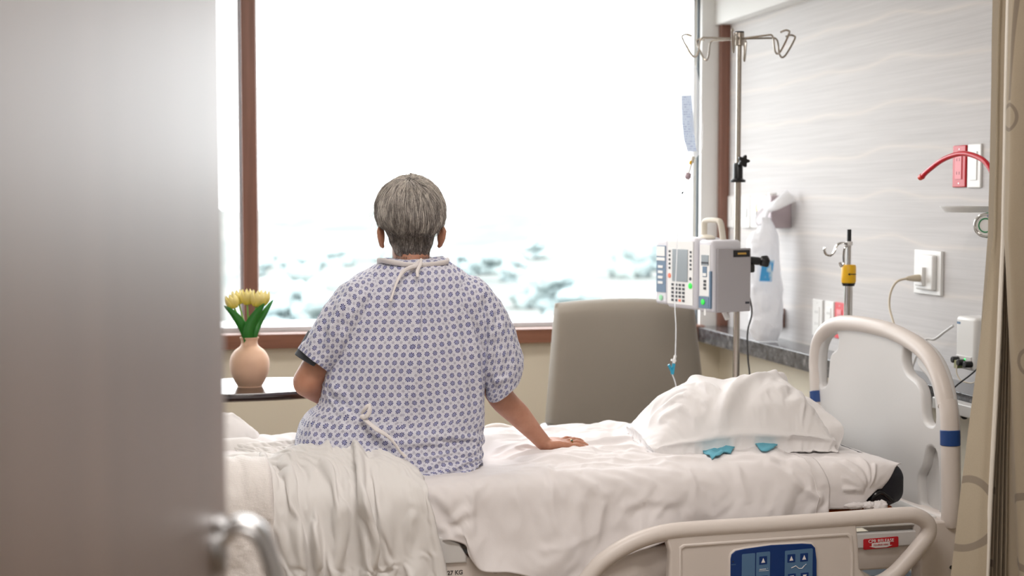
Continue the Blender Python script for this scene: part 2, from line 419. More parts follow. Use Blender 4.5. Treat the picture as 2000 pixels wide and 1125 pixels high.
def text(name, s, size, material, matrix, parent, outline=False, ext=.0006):
    cu = bpy.data.curves.new(name, 'FONT'); cu.body = s; cu.size = size; cu.extrude = ext; cu.align_x = 'CENTER'; cu.align_y = 'CENTER'
    if outline: cu.fill_mode = 'NONE'; cu.extrude = 0; cu.bevel_depth = .0006
    tmp = bpy.data.objects.new('tmp', cu); COL.objects.link(tmp); dg = bpy.context.evaluated_depsgraph_get(); dg.update()
    me = bpy.data.meshes.new_from_object(tmp.evaluated_get(dg)); bpy.data.objects.remove(tmp)
    me.transform(matrix); return link_mesh(name, me, material, parent, smooth=False)
# frames: plane facing the camera side (-Y) and plane facing -X
def FY(x, y, z, rx=0): return Matrix.Translation((x, y, z)) @ Matrix.Rotation(PI/2, 4, 'X')
def FX(x, y, z): return Matrix(((0, 0, 1, x), (1, 0, 0, y), (0, 1, 0, z), (0, 0, 0, 1)))       # 2D (a, b) -> world (Y, Z)
def FXm(x, y, z): return Matrix(((0, 0, -1, x), (-1, 0, 0, y), (0, 1, 0, z), (0, 0, 0, 1)))     # readable from -X
def evaluated_mesh(o):
    dg = bpy.context.evaluated_depsgraph_get(); dg.update()
    me = bpy.data.meshes.new_from_object(o.evaluated_get(dg)); return me

# ------------------------------------------------------------------ fold tools (numpy)
def _seg_dist(P, pts):
    """distance of every point of P (n,2) to a polyline, with position 0..1 along it"""
    pts = np.asarray(pts, float); L = np.linalg.norm(np.diff(pts, axis=0), axis=1); tot = L.sum(); acc = 0
    best = np.full(len(P), 1e9); tt = np.zeros(len(P)); side = np.zeros(len(P))
    for i in range(len(pts)-1):
        a, b_ = pts[i], pts[i+1]; d = b_-a; l2 = (d**2).sum()+1e-12
        t = np.clip(((P-a)@d)/l2, 0, 1); q = a+t[:, None]*d; e = P-q; r = np.sqrt((e**2).sum(1))
        m_ = r < best; best[m_] = r[m_]; tt[m_] = (acc+t[m_]*L[i])/tot; side[m_] = np.sign(d[0]*e[m_, 1]-d[1]*e[m_, 0]); acc += L[i]
    return best, tt, side
def folds_field(P, folds):
    """sum of ridges and valleys; each fold = (polyline, height, width[, taper start, taper end, asym])"""
    out = np.zeros(len(P))
    for f in folds:
        pl, amp, wd = f[:3]; t0 = f[3] if len(f) > 3 else .15; t1 = f[4] if len(f) > 4 else .3; asym = f[5] if len(f) > 5 else 0
        pl = np.asarray(pl, float)
        lo = pl.min(0)-4*wd; hi = pl.max(0)+4*wd
        m_ = ((P >= lo) & (P <= hi)).all(1)
        if not m_.any(): continue
        d, t, s = _seg_dist(P[m_], pl)
        tp = np.clip(t/max(t0, 1e-6), 0, 1)*np.clip((1-t)/max(t1, 1e-6), 0, 1); tp = tp*tp*(3-2*tp) if True else tp
        ww = wd*(1+asym*s)*(.45+.55*np.sqrt(tp))
        out[m_] += amp*tp*np.exp(-np.abs(d/ww)**1.7)
    return out
_perm = rng.random((64, 64, 64))
def vnoise(P, scale):
    q = np.asarray(P, float)*scale
    if q.shape[1] == 2: q = np.c_[q, np.zeros(len(q))]
    i = np.floor(q).astype(int); f = q-i; f = f*f*(3-2*f); r = 0
    for dx in (0, 1):
        for dy in (0, 1):
            for dz in (0, 1):
                wgt = (f[:, 0] if dx else 1-f[:, 0])*(f[:, 1] if dy else 1-f[:, 1])*(f[:, 2] if dz else 1-f[:, 2])
                r = r+wgt*_perm[(i[:, 0]+dx) % 64, (i[:, 1]+dy) % 64, (i[:, 2]+dz) % 64]
    return r*2-1
def fbm(P, scale, oct=4, gain=.5):
    r = 0; a = 1
    for k in range(oct): r = r+a*vnoise(np.asarray(P)+k*7.3, scale*2**k); a *= gain
    return r
def grid_mesh(name, V, nu, nv, uv=None, closed_u=False, flip=False):
    """V (nu*nv,3) row-major in u; builds quads, uv in metres"""
    fs = []
    for i in range(nu if closed_u else nu-1):
        j = (i+1) % nu
        for k in range(nv-1):
            q = (i*nv+k, j*nv+k, j*nv+k+1, i*nv+k+1); fs.append(q[::-1] if flip else q)
    me = bpy.data.meshes.new(name); me.from_pydata(V.tolist(), [], fs); me.update()
    if uv is not None:
        ul = me.uv_layers.new(name='UVMap'); uvs = []
        for i in range(nu if closed_u else nu-1):
            for k in range(nv-1):
                q = [(i, k), (i+1, k), (i+1, k+1), (i, k+1)]
                if flip: q = q[::-1]
                for a, c in q: uvs.append(uv(a, c, i, k))
        ul.data.foreach_set('uv', np.asarray(uvs, dtype=np.float32).ravel())
    return me
def grid_normals(V, nu, nv, closed_u=False):
    G = V.reshape(nu, nv, 3)
    du = (np.roll(G, -1, 0)-np.roll(G, 1, 0)) if closed_u else np.gradient(G, axis=0)
    dv = np.gradient(G, axis=1); n = np.cross(du, dv); n /= np.linalg.norm(n, axis=2, keepdims=True)+1e-9
    return n.reshape(-1, 3)


def simulate(o, colliders, frames=22, quality=5, shrink=-.10, pin=None, bend=.3, mass=.25, selfc=True, gravity=1.0, dist=.004, pressure=None, tension=15, damp=5, pinst=1.0):
    """let a piece of cloth settle into its own creases, then keep that shape as the mesh"""
    cols = []
    for c in colliders:
        m_ = c.modifiers.new('collide', 'COLLISION'); c.collision.thickness_outer = .003; c.collision.cloth_friction = 20; cols.append((c, m_))
    mats = list(o.data.materials)
    cm = o.modifiers.new('cloth', 'CLOTH'); st = cm.settings; st.quality = quality; st.mass = mass; st.shrink_min = shrink
    st.tension_stiffness = tension; st.compression_stiffness = tension; st.shear_stiffness = tension*.5; st.bending_stiffness = bend; st.air_damping = damp
    st.effector_weights.gravity = gravity
    if pressure is not None: st.use_pressure = True; st.uniform_pressure_force = pressure
    if pin is not None:
        vg = o.vertex_groups.new(name='pin')
        for i, w_ in enumerate(pin):
            if w_ > 0: vg.add([i], float(w_), 'REPLACE')
        st.vertex_group_mass = 'pin'; st.pin_stiffness = pinst
    cs = cm.collision_settings; cs.collision_quality = 2; cs.distance_min = dist; cs.use_self_collision = selfc; cs.self_distance_min = dist; cs.self_friction = 5
    cm.point_cache.frame_start = 1; cm.point_cache.frame_end = frames+1
    scn.frame_start = 1; scn.frame_end = frames+1
    for f in range(1, frames+1): scn.frame_set(f)
    dg = bpy.context.evaluated_depsgraph_get(); me = bpy.data.meshes.new_from_object(o.evaluated_get(dg))
    o.modifiers.clear(); o.vertex_groups.clear(); old = o.data; o.data = me; bpy.data.meshes.remove(old)
    for c, m_ in cols: c.modifiers.remove(m_)
    scn.frame_set(1); me.shade_smooth(); return o

# ================================================================== THE SETTING
XW, YW = 2.655, 6.9              # panelled wall, window wall
def struct(o): o['kind'] = 'structure'; return o
struct(bx('floor', (-2.4, -1.7, -.05), (XW+.15, YW+.25, 0), M['floor']))
struct(bx('ceiling', (-2.4, -1.7, 2.75), (XW+.15, YW+.25, 2.8), M['ceiling']))
struct(bx('wall_right', (XW, -1.7, 0), (XW+.15, YW+.25, 2.75), M['laminate']))
struct(bx('wall_left', (-2.4, -1.7, 0), (-2.25, YW+.25, 2.75), M['white_wall']))
struct(bx('wall_front', (-2.4, -1.85, 0), (XW+.15, -1.7, 2.75), M['white_wall']))
struct(bx('wall_entry', (-.47, -1.7, 0), (-.37, .52, 2.75), M['white_wall']))
SILL = .795; WX0, WX1 = -1.9, 2.517
mb = MB()
mb.box(((-2.4+XW)/2, YW+.125, SILL/2), (2.4+XW, .25, SILL)).box(((-2.4+WX0)/2, YW+.125, 1.7075), (WX0+2.4, .25, 1.825)).box(((-2.4+XW)/2, YW+.125, 2.685), (2.4+XW, .25, .13))
mb.box(((WX1+.01+XW)/2, YW+.125, 1.7075), (XW-WX1-.01, .25, 1.825))
w_ = mb.build('wall_back', [M['cream_wall']], smooth=False); struct(w_)
# white lining beside the window in the corner
struct(bx('trim_1', (WX1-.002, YW-.012, .80), (2.606, YW+.01, 2.75), M['white_wall']))
struct(bx('trim_2', (2.606, YW-.05, .86), (XW+.002, YW+.005, 2.40), M['walnut'], bevel=.002))
# bulkhead over the panelling
struct(bx('trim_3', (2.585, 1.0, 2.394), (XW+.01, YW+.02, 2.76), M['white_wall'], bevel=.003))
# cream wall below the stone ledge
struct(bx('trim_4', (2.63, -1.7, 0), (XW+.01, YW, .79), M['cream_wall']))
struct(bx('baseboard_right', (2.618, -1.7, 0), (2.64, YW, .1), M['gasket'], bevel=.002))
struct(bx('baseboard_back', (-2.25, YW-.015, 0), (2.6, YW+.01, .1), M['gasket'], bevel=.002))
# window
win = empty('window_1', (0, 0, 0)); struct(win)
mb = MB()
mb.box((.3, YW-.01, .83), (4.46, .09, .072))                       # sill board
o = mb.build('window_sill', M['walnut_h'], win, bevel=.004)
mb = MB(); mb.box((.245, YW+.01, 1.715), (.068, .10, 1.70)); mb.build('mullion', M['walnut'], win, bevel=.003)
mb = MB(); mb.box((.3, YW+.01, 2.60), (4.46, .10, .07)); mb.build('head_frame', M['walnut_h'], win, bevel=.003)
mb = MB()
for a, b_ in ((WX0, .211), (.279, WX1)):                           # slim pale inner frames of the two lights
    mb.box(((a+b_)/2, YW+.10, .878), (b_-a, .05, .024)).box(((a+b_)/2, YW+.10, 2.56), (b_-a, .05, .05))
    mb.box((a+.006, YW+.10, 1.73), (.012, .05, 1.7)).box((b_-.008, YW+.10, 1.73), (.012, .05, 1.7))
mb.build('sash', M['white_frame'], win, bevel=.003)
mb = MB(); mb.box((WX1-.001, YW+.04, 1.73), (.014, .012, 1.74)); mb.box((.208, YW+.03, 1.715), (.005, .03, 1.69)); mb.build('gasket', M['gasket'], win)
for a, b_ in ((WX0+.01, .20), (.285, WX1-.01)):
    me_ = MB().add([(a, YW+.105, .885), (b_, YW+.105, .885), (b_, YW+.105, 2.54), (a, YW+.105, 2.54)], [(0, 1, 2, 3)]).build('pane', M['glass'], win, smooth=False)
o = bx('trim_5', (-2.4, YW+.13, .80), (XW+.1, YW+.62, .875), M['concrete_white'], bevel=.004); struct(o)      # outer sill
# ceiling fixtures
for n, p, sx, sy, e in LAMPS:
    fx_ = empty('ceiling_light', (p[0], p[1], 2.75)); tag(fx_, {2.6: 'recessed rectangular ceiling light over the foot of the bed', 5.3: 'recessed rectangular ceiling light between the bed and the window', -.6: 'recessed rectangular ceiling light in the entrance'}[p[1]], 'ceiling light', 'recessed ceiling lights')
    mb = MB(); hx, hy = sx/2+.02, sy/2+.02
    mb.box((0, hy, -.02), (2*hx+.04, .03, .05)).box((0, -hy, -.02), (2*hx+.04, .03, .05)).box((hx, 0, -.02), (.03, 2*hy, .05)).box((-hx, 0, -.02), (.03, 2*hy, .05))
    mb.build('light_frame', M['white_frame'], fx_, bevel=.003)

# door, open, in the near left of the view
E_ = _ray(437, 400); s_ = 1.55/math.hypot(E_[0], E_[1]); ed = Vector((E_[0]*s_, E_[1]*s_, 0))
N_ = _ray(-120, 400); s_ = .66/math.hypot(N_[0], N_[1]); nd = Vector((N_[0]*s_, N_[1]*s_, 0))
dirv = (ed-nd).normalized(); LD = .98; hinge = ed-dirv*LD; nrm = Vector((dirv.y, -dirv.x, 0))
door = empty('door_1', hinge, math.atan2(dirv.y, dirv.x)); struct(door)
mb = MB().box((LD/2, .023, 1.07), (LD, .044, 2.12)); mb.build('door_leaf', M['door'], door, bevel=.002)
for z in (.25, 1.05, 1.9): MB().cyl((0, -.006, z-.05), (0, -.006, z+.05), .008, 12).build('hinge', M['satin'], door)
hn = smooth_path([(LD-.09, 0, 1.150), (LD-.09, -.022, 1.170), (LD-.09, -.045, 1.160), (LD-.09, -.060, 1.115), (LD-.09, -.066, 1.05), (LD-.09, -.066, .85), (LD-.09, -.06, .78), (LD-.09, -.03, .765), (LD-.09, 0, .77)], 8)
mb = MB(); mb.tube(hn, .021, 16, flat=.45)
mb.lathe([(0, 0), (.03, 0), (.03, .008), (.026, .010), (0, .010)], (LD-.09, 0, 1.150), R=Matrix.Rotation(PI/2, 3, 'X')); mb.lathe([(0, 0), (.03, 0), (.03, .008), (.026, .010), (0, .010)], (LD-.09, 0, .77), R=Matrix.Rotation(PI/2, 3, 'X'))
mb.build('door_handle', M['satin'], door)

# stone ledge along the panelled wall
o = bx('wall_ledge', (2.49, 2.0, .785), (XW+.002, YW, .86), M['stone'], bevel=.003)
tag(o, 'dark speckled stone ledge running along the grey panelled wall', 'ledge')

# ---------------------------------------------------------------- outside: hazy valley far below the window
def out_mat(name, a, b_, scale):  # outdoor colours are paled to stand in for haze in the air
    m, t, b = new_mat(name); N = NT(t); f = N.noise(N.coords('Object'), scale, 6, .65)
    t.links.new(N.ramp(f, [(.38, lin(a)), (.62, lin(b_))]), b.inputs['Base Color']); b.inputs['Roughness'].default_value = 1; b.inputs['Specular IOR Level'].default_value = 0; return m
M['field'] = out_mat('haze_paled_fields', (106, 112, 110), (128, 128, 124), .02)
M['hill'] = out_mat('haze_paled_hills', (112, 118, 118), (124, 127, 126), .008)
M['tree_far'] = out_mat('haze_paled_foliage', (146, 160, 162), (162, 171, 167), .5)
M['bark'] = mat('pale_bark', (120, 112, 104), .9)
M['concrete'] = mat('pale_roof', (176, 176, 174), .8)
# terrain from the foot of the building to the hills
n = 120; xs = np.linspace(-420, 620, n); ys = 12+np.linspace(0, 1, n)**2*1500
G = np.array([[x, y, 0] for x in xs for y in ys]); hh = fbm(G[:, :2], .006, 4)*10*np.clip((G[:, 1]-100)/300, 0, 1)
G[:, 2] = -11+hh*.8
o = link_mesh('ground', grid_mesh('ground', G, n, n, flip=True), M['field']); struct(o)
_crowns = {}
def far_tree(x, y, z, hgt, wd, seedv):
    t = empty('tree', (x, y, z)); key = seedv % 6
    if key not in _crowns:
        tr_ = MB().tube([(0, 0, -.2), (0, 0, .5)], [.04, .02], 6).mesh('trunk')
        r_ = np.random.default_rng(seedv); mb = MB()
        for k in range(16):
            a = r_.uniform(0, 2*PI); q = r_.uniform(0, .36); zz_ = r_.uniform(.14, .82); s = .30-.12*abs(zz_-.4); mb.ball((math.cos(a)*q, math.sin(a)*q, zz_), (s*.8, s*.8, s*.7), 12)
        me = mb.mesh('crown'); V = np.array([v.co for v in me.vertices]); D = fbm(V, 5.0, 5, .75)*.11
        nn = np.array([v.normal for v in me.vertices]); V += nn*D[:, None]; me.vertices.foreach_set('co', V.ravel()); me.update(); _crowns[key] = (tr_, me)
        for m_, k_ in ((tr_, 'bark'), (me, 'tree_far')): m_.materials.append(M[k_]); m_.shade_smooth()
    for m_, nm in zip(_crowns[key], ('trunk', 'crown')):
        o = bpy.data.objects.new(nm, m_); COL.objects.link(o); o.parent = t; o.scale = (wd, wd, hgt); o.rotation_euler = (0, 0, seedv*1.7)
    return t
TG = 'hazy trees on the valley floor'
def ground_z(x, y):
    k = int(np.argmin((G[:, 0]-x)**2+(G[:, 1]-y)**2)); return float(G[k, 2])
t_list = [(1245, 60, 7.0, 3.6)]
p = at(1245, 428, Y=190); gz_ = ground_z(p.x, 190); t = far_tree(p.x, 190, gz_-.5, (p.z-gz_)*1.08, 8.5, 3); tag(t, 'tall rounded tree outside, the largest of the hazy trees, nearest the infusion stand', 'tree', TG)
r3 = np.random.default_rng(21); placed = [(t.location.x, 190., 6.)]
for i in range(44):
    Y = float(r3.uniform(75, 330)); px = float(r3.uniform(430, 1300) if i % 3 else r3.uniform(430, 660)); x = at(px, 500, Y=Y).x; hg = float(r3.uniform(3, 6))
    if any(math.hypot(x-a, Y-b_) < hg*.8+c for a, b_, c in placed): continue
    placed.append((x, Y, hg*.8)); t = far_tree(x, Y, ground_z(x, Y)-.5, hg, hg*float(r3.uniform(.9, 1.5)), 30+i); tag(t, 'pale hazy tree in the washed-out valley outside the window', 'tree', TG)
# terrace parapet just outside, a pale band above the sill
o = bx('parapet', (-4, 9.0, -3), (6, 9.3, .62), M['concrete'], bevel=.01); struct(o)

# ================================================================== BED
BX0, BX1, BY0, BY1, BZ = -.18, 2.085, 3.868, 4.72, .712            # mattress block
HX = 2.2                                                          # headboard plane
bed = empty('hospital_bed', (1.0, 4.29, 0)); tag(bed, 'beige plastic hospital bed with a tall headboard and a blue control panel', 'hospital bed')
def BP(o):                                                        # parent keeping world coordinates
    o.parent = bed; o.matrix_parent_inverse = Matrix.Translation((-1.0, -4.29, 0)); return o
def bpt(pl, **k): return [at(*p, **k) for p in pl]
# headboard panel with its three grip holes
hb_out = [(1602, 800), (1598, 740), (1597, 690), (1603, 655), (1618, 633), (1640, 622), (1680, 622), (1720, 629), (1760, 641), (1800, 662), (1830, 690), (1850, 730), (1862, 780), (1868, 830), (1869, 900), (1869, 1010), (1861, 1021), (1820, 1007), (1760, 985), (1740, 975)]
def hb2(pl): return [(p.y, p.z) for p in bpt(pl, X=HX)]
out = [(p.x, p.y) for p in smooth_path([Vector((a, b_, 0)) for a, b_ in hb2(hb_out)], 5)]
bot = at(1640, 900, X=HX); out += [(at(1740, 975, X=HX).y, .60), (at(1610, 900, X=HX).y, .60)]
holeL = [(1644, 655), (1644, 678), (1630, 694), (1625, 740), (1620, 752), (1611, 752), (1609, 730), (1610, 690), (1618, 664), (1632, 652)]
holeR = [(1778, 674), (1798, 684), (1801, 716), (1820, 738), (1832, 770), (1836, 822), (1826, 829), (1815, 815), (1811, 770), (1801, 745), (1782, 728), (1774, 705)]
holeB = [(1823, 876), (1838, 884), (1843, 940), (1842, 995), (1836, 1002), (1812, 988), (1806, 972), (1805, 932), (1815, 910)]
def sm2(pl, n=4): return [(p.x, p.y) for p in smooth_path([Vector((a, b_, 0)) for a, b_ in hb2(pl)], n, True)]
hb = plate('headboard', [out, sm2(holeL), sm2(holeR), sm2(holeB)], .036, .012, M['plastic_panel'], FX(HX, 0, 0)); BP(hb)
rim = [Vector((HX-.012, p[0], p[1])) for p in out[:len(out)-2]]
rim = [p+Vector((0, (.017 if p.y < 4.2 else -.017)*(1 if p.z < 1.09 else .6), -.017 if p.z > .9 else 0)) for p in rim]
o = MB().tube(rim, .027, 16).build('headboard_rim', M['plastic'], hb)
for px, y0, y1 in ((1858, 838, 868), (1607, 764, 786)):
    a = at(px, y0, X=HX); c = at(px, y1, X=HX); side_ = [p for p in rim if (p.y < 4.2) == (a.y < 4.2)]
    def on_rim(z): q = sorted(side_, key=lambda p: abs(p.z-z))[:2]; f = (z-q[0].z)/((q[1].z-q[0].z) or 1); return q[0].lerp(q[1], max(0, min(1, f)))
    o = MB().tube([on_rim(a.z), on_rim((a.z+c.z)/2), on_rim(c.z)], .0295, 28).build('blue_band', M['blue'], hb, bevel=.002); o['label'] = 'glossy blue band on the headboard rim'
lo_, hi_ = at(1845, 1008, X=HX+.02), at(1800, 868, X=HX+.02)
o = bx('grip_back', (HX+.010, lo_.y-.005, lo_.z-.005), (HX+.017, hi_.y+.005, hi_.z+.012), M['plastic_panel'], None, .002); o.parent = hb
# chassis and deck
o = bx('bed_deck', (BX0-.05, BY0+.04, .515), (2.16, BY1-.02, .553), M['plastic_panel'], bevel=.008); BP(o)
o = MB().box((.95, BY0-.005, .455), (2.5, .04, .11)).box((.95, BY1+.0, .455), (2.5, .04, .11)).box((2.2, 4.29, .455), (.06, .84, .11)).box((-.28, 4.29, .455), (.06, .84, .11)).build('bed_frame', M['plastic'], None, bevel=.008); BP(o); frame = o
o = MB().box((.95, 4.29, .33), (1.5, .5, .06)).box((.4, 4.29, .2), (.1, .4, .25)).box((1.6, 4.29, .2), (.1, .4, .25)).box((1.0, 4.29, .13), (2.1, .6, .06)).build('lift_base', M['dark_metal'], None, bevel=.005); BP(o)
for x in (.05, 1.95):
    for y in (4.02, 4.56):
        c = MB().lathe([(.0, -.02), (.055, -.02), (.06, -.012), (.06, .012), (.055, .02), (0, .02)], (x, y, .06), R=Matrix.Rotation(PI/2, 3, 'X')).build('caster', M['black'], None); BP(c)
        k = MB().tube([(x, y, .06), (x+.02, y, .12)], .012, 10).build('caster_fork', M['steel'], c); 
# grey side guard piece and frame text at the near left of the sheet
pa = at(830, 1062, Y=3.835); pc = at(912, 1100, Y=3.835)
gp = [(pa.x-.1, pc.z), (pc.x, pc.z), (pc.x, pc.z+.02), (pc.x-.02, pc.z+.055), (pc.x-.06, pc.z+.078), (pa.x-.1, pa.z+.012)]
o = plate('foot_guard', [gp], .05, .006, M['plastic_panel'], FY(0, 3.86, 0)); BP(o)
ty = 3.843
p = at(879, 1119, Y=ty)
o = text('frame_text', 'B', .0165, M['ink'], FY(at(849, 1121, Y=ty).x, ty, at(849, 1121, Y=ty).z), frame, ext=.0008); BP(o); o.parent = bed
o = text('frame_text', '227 KG', .0165, M['ink'], FY(at(886, 1119, Y=ty).x, ty, at(886, 1119, Y=ty).z), frame, outline=True); BP(o)
q = at(860, 1121, Y=ty); o = MB().lathe([(0, 0), (.0025, 0), (.0025, .001), (0, .001)], q, R=Matrix.Rotation(PI/2, 3, 'X')).build('frame_text', M['ink'], None, smooth=False); BP(o)
q = at(968, 1113, Y=ty-.004); o = MB().lathe([(0, -.004), (.010, -.004), (.010, .002), (.006, .007), (0, .008)], q, 18, R=Matrix.Rotation(PI/2, 3, 'X')).build('bolt', M['chrome'], None); BP(o)
# head-end deck block, white deck top and red release sticker
o = bx('head_block', (2.088, 3.80, .36), (2.32, 3.86, .548), M['plastic'], bevel=.006); BP(o)
o = bx('head_shelf', (1.80, 3.84, .53), (2.16, 4.70, .556), M['plastic_white'], bevel=.004); BP(o)
sa, sb = at(1687, 1053, Y=3.83), at(1755, 1071, Y=3.83)
o = bx('deck_edge', (1.55, 3.834, .47), (2.10, 3.865, .515), M['plastic_panel'], bevel=.004); BP(o)
cx, cz = (sa.x+sb.x)/2, (at(1720, 1061, Y=3.83).z)
sw, sh_ = sb.x-sa.x, .032
st = plate('release_sticker', [rrect(-sw/2, -sh_/2, sw/2, sh_/2, .004)], .0016, .0003, M['label_red'], FY(cx, 3.832, cz) @ Matrix.Rotation(math.radians(1.5), 4, 'Z')); BP(st)
st['label'] = 'red CPR release sticker'
o = text('sticker_text', 'CPR RELEASE', .0142, M['label_white'], FY(cx, 3.8302, cz+.0068), None); BP(o); 
ar = [(-.030, .001), (.028, .003), (.028, -.0075), (.036, -.0075), (.018, -.013), (-.018, -.0135), (-.038, -.0085), (-.030, -.0085)]
o = plate('sticker_arrow', [ar], .0014, .0002, M['label_white'], FY(cx, 3.8305, cz)); BP(o)
o = text('sticker_text', 'SQUEEZE HERE', .0072, M['label_red'], FY(cx-.001, 3.8293, cz-.0045), None, ext=.0003); BP(o)
# near side rail
RY = 3.735
def rl2(pl): return [(p.x, p.z) for p in bpt(pl, Y=RY)]
tub = [(1120, 1190), (1135, 1150), (1165, 1108), (1200, 1080), (1245, 1056), (1300, 1040), (1370, 1033), (1500, 1025), (1640, 1015), (1760, 1006), (1790, 1008), (1811, 1022), (1812, 1044), (1795, 1068), (1770, 1097), (1745, 1122), (1715, 1140), (1670, 1148)]
rt = smooth_path(bpt(tub, Y=RY), 6)
rail = MB().tube(rt, .0235, 20).build('side_rail', M['plastic'], None); BP(rail)
pn = [(1296, 1046), (1500, 1032), (1668, 1020), (1672, 1060), (1674, 1108), (1700, 1140), (1700, 1230), (1290, 1230), (1302, 1150), (1305, 1075)]
o = plate('rail_panel', [rl2(pn)], .034, .008, M['plastic'], FY(0, RY, 0)); BP(o)
rp = [(1322, 1066), (1330, 1060), (1500, 1048), (1652, 1038), (1659, 1043), (1662, 1080), (1662, 1215), (1322, 1215)]
inner = [(1328, 1070), (1334, 1066), (1500, 1054), (1648, 1044), (1653, 1048), (1656, 1080), (1656, 1209), (1328, 1209)]
o = plate('panel_bead', [rl2(rp), rl2(inner)], .008, .0035, M['plastic'], FY(0, RY-.017, 0)); BP(o)
# blue control panel
cpl = [(1421, 1088), (1423, 1079), (1431, 1072), (1450, 1068), (1500, 1061), (1560, 1058), (1578, 1059), (1585, 1066), (1588, 1090), (1588, 1130), (1584, 1178), (1570, 1186), (1440, 1190), (1426, 1182), (1421, 1140)]
c0 = [(1500+(a-1500)*1.03, 1122+(b_-1122)*1.04) for a, b_ in cpl]
o = plate('panel_surround', [rl2(c0)], .010, .004, M['plastic'], FY(0, RY-.017, 0)); BP(o)
cp = plate('control_panel', [rl2(cpl)], .006, .0015, M['panel_blue'], FY(0, RY-.022, 0)); BP(cp); cp['label'] = 'dark blue membrane control panel'
def onp(px, py): return at(px, py, Y=RY-.026)
def pad(x0, y0, x1, y1, m_, nm, dy=.0265, sk=.035, r=.003):
    a, c = at(x0, y0, Y=RY-dy), at(x1, y1, Y=RY-dy); h = abs(a.z-c.z)/2; w2 = (c.x-a.x)/2
    mt = FY((a.x+c.x)/2, RY-dy, (a.z+c.z)/2) @ Matrix(((1, 0, 0, 0), (sk, 1, 0, 0), (0, 0, 1, 0), (0, 0, 0, 1)))
    o = plate(nm, [rrect(-w2, -h, w2, h, min(r, h*.9))], .0012, .0002, m_, mt); o.parent = bed; BP(o); return mt, w2, h
pad(1449, 1082, 1474, 1180, M['panel_mid'], 'panel_field'); pad(1477, 1079, 1503, 1180, M['panel_mid'], 'panel_field'); pad(1533, 1075, 1586, 1180, M['panel_mid'], 'panel_field')
def arrow(x0, y0, x1, y1, up):
    mt, w2, h = pad(x0, y0, x1, y1, M['panel_blue'], 'button', .0272, r=.0008); s = 1 if up else -1
    o = plate('arrow', [[(-w2*.5, -h*.55*s), (w2*.5, -h*.55*s), (0, h*.6*s)][::s]], .0008, .0001, M['label_white'], Matrix.Translation((0, -.0008, 0)) @ mt); BP(o)
for x0 in (1483, 1538, 1563):
    yy = 1087 if x0 == 1483 else 1083 if x0 == 1538 else 1081
    arrow(x0, yy, x0+15, yy+15, True); arrow(x0+1, yy+38, x0+16, yy+53, False)
def stroke(pl, r, nm='pictogram'):
    o = MB().tube([onp(*p)+Vector((0, -.0015, 0)) for p in pl], r, 8).build(nm, M['label_white'], None); BP(o)
stroke([(1545, 1109), (1554, 1105), (1560, 1110), (1566, 1110), (1571, 1104)], .0011); stroke([(1573, 1102), (1573.1, 1102.1)], .0026)
stroke([(1483, 1112), (1496, 1111)], .0009); stroke([(1482, 1115), (1501, 1114)], .0006); stroke([(1499, 1110), (1499.1, 1110)], .0014)
o = text('panel_text', 'BRAKE', .0045, M['panel_mid'], FY(onp(1433, 1103).x, RY-.0255, onp(1433, 1103).z), None, ext=.0002); BP(o)
q = onp(1432, 1097); o = MB().ball(q, .002, 10).build('brake_light', M['ink'], None); BP(o)
# far side rail, only its top shows beyond the mattress
fr = smooth_path([at(938, 866, Y=4.80), at(948, 845, Y=4.80), at(972, 838, Y=4.80), at(1003, 845, Y=4.80), at(1050, 858, Y=4.80), at(1200, 870, Y=4.80), at(1400, 900, Y=4.80)], 6)
o = MB().tube(fr, .021, 16).build('side_rail', M['plastic'], None); BP(o)
# striped band at the lower head end
mb = MB()
for k in range(5): a = at(1815+k*14, 1118, Y=3.84); mb.add([a, a+Vector((.012, 0, 0)), a+Vector((.026, 0, -.03)), a+Vector((.014, 0, -.03))], [(0, 1, 2, 3)])
hz_ = mb.build('hazard_stripe', M['black'], None, smooth=False); BP(hz_)
q = at(1858, 1108, Y=3.80); o = MB().cyl(q+Vector((0, -.002, 0)), q+Vector((0, .02, 0)), .006, 16).build('bolt_hole', M['black'], None); BP(o)

# mattress: a soft block whose head end shows dark
def sblock(x0, x1, y0, y1, z0, z1, rc, re, off=0, nx=160, ny=90, xend=None):
    """rounded block as a draped grid: returns function (u,v in metres along X, across) -> point"""
    pass
def superbox(name, lo, hi, e, material, parent=None, dz=None):
    n, m = 96, 48; vs = []
    c = [(a+b_)/2 for a, b_ in zip(lo, hi)]; d = [(b_-a)/2 for a, b_ in zip(lo, hi)]
    bm = bmesh.new(); bmesh.ops.create_cube(bm, size=2)
    bmesh.ops.subdivide_edges(bm, edges=bm.edges, cuts=40, use_grid_fill=True)
    r = e
    for v in bm.verts:
        p = [v.co[i]*d[i] for i in range(3)]; q = [max(-(d[i]-r[i]), min(d[i]-r[i], p[i])) for i in range(3)]
        k = [(p[i]-q[i])/r[i] for i in range(3)]; L = math.sqrt(sum(x*x for x in k))
        mx = max(abs(x) for x in k)
        if L > 1e-6: k = [x/L*mx for x in k]
        v.co = Vector([c[i]+q[i]+k[i]*r[i] for i in range(3)])
    me = bpy.data.meshes.new(name); bm.to_mesh(me); bm.free(); return link_mesh(name, me, material, parent)
mt_ = empty('mattress', (1, 4.29, .555)); tag(mt_, 'dark navy mattress with an orange underside showing at the head end', 'mattress')
o = superbox('mattress_cover', (BX0, BY0, .575), (BX1, BY1, BZ), (.06, .05, .05), M['navy']); o.parent = mt_; o.matrix_parent_inverse = Matrix.Translation((-1, -4.29, -.555))
o = superbox('mattress_underside', (BX0+.02, BY0-.012, .556), (BX1-.03, BY1-.02, .585), (.08, .08, .014), M['orange']); o.parent = mt_; o.matrix_parent_inverse = Matrix.Translation((-1, -4.29, -.555)); o['label'] = 'orange underside of the mattress'
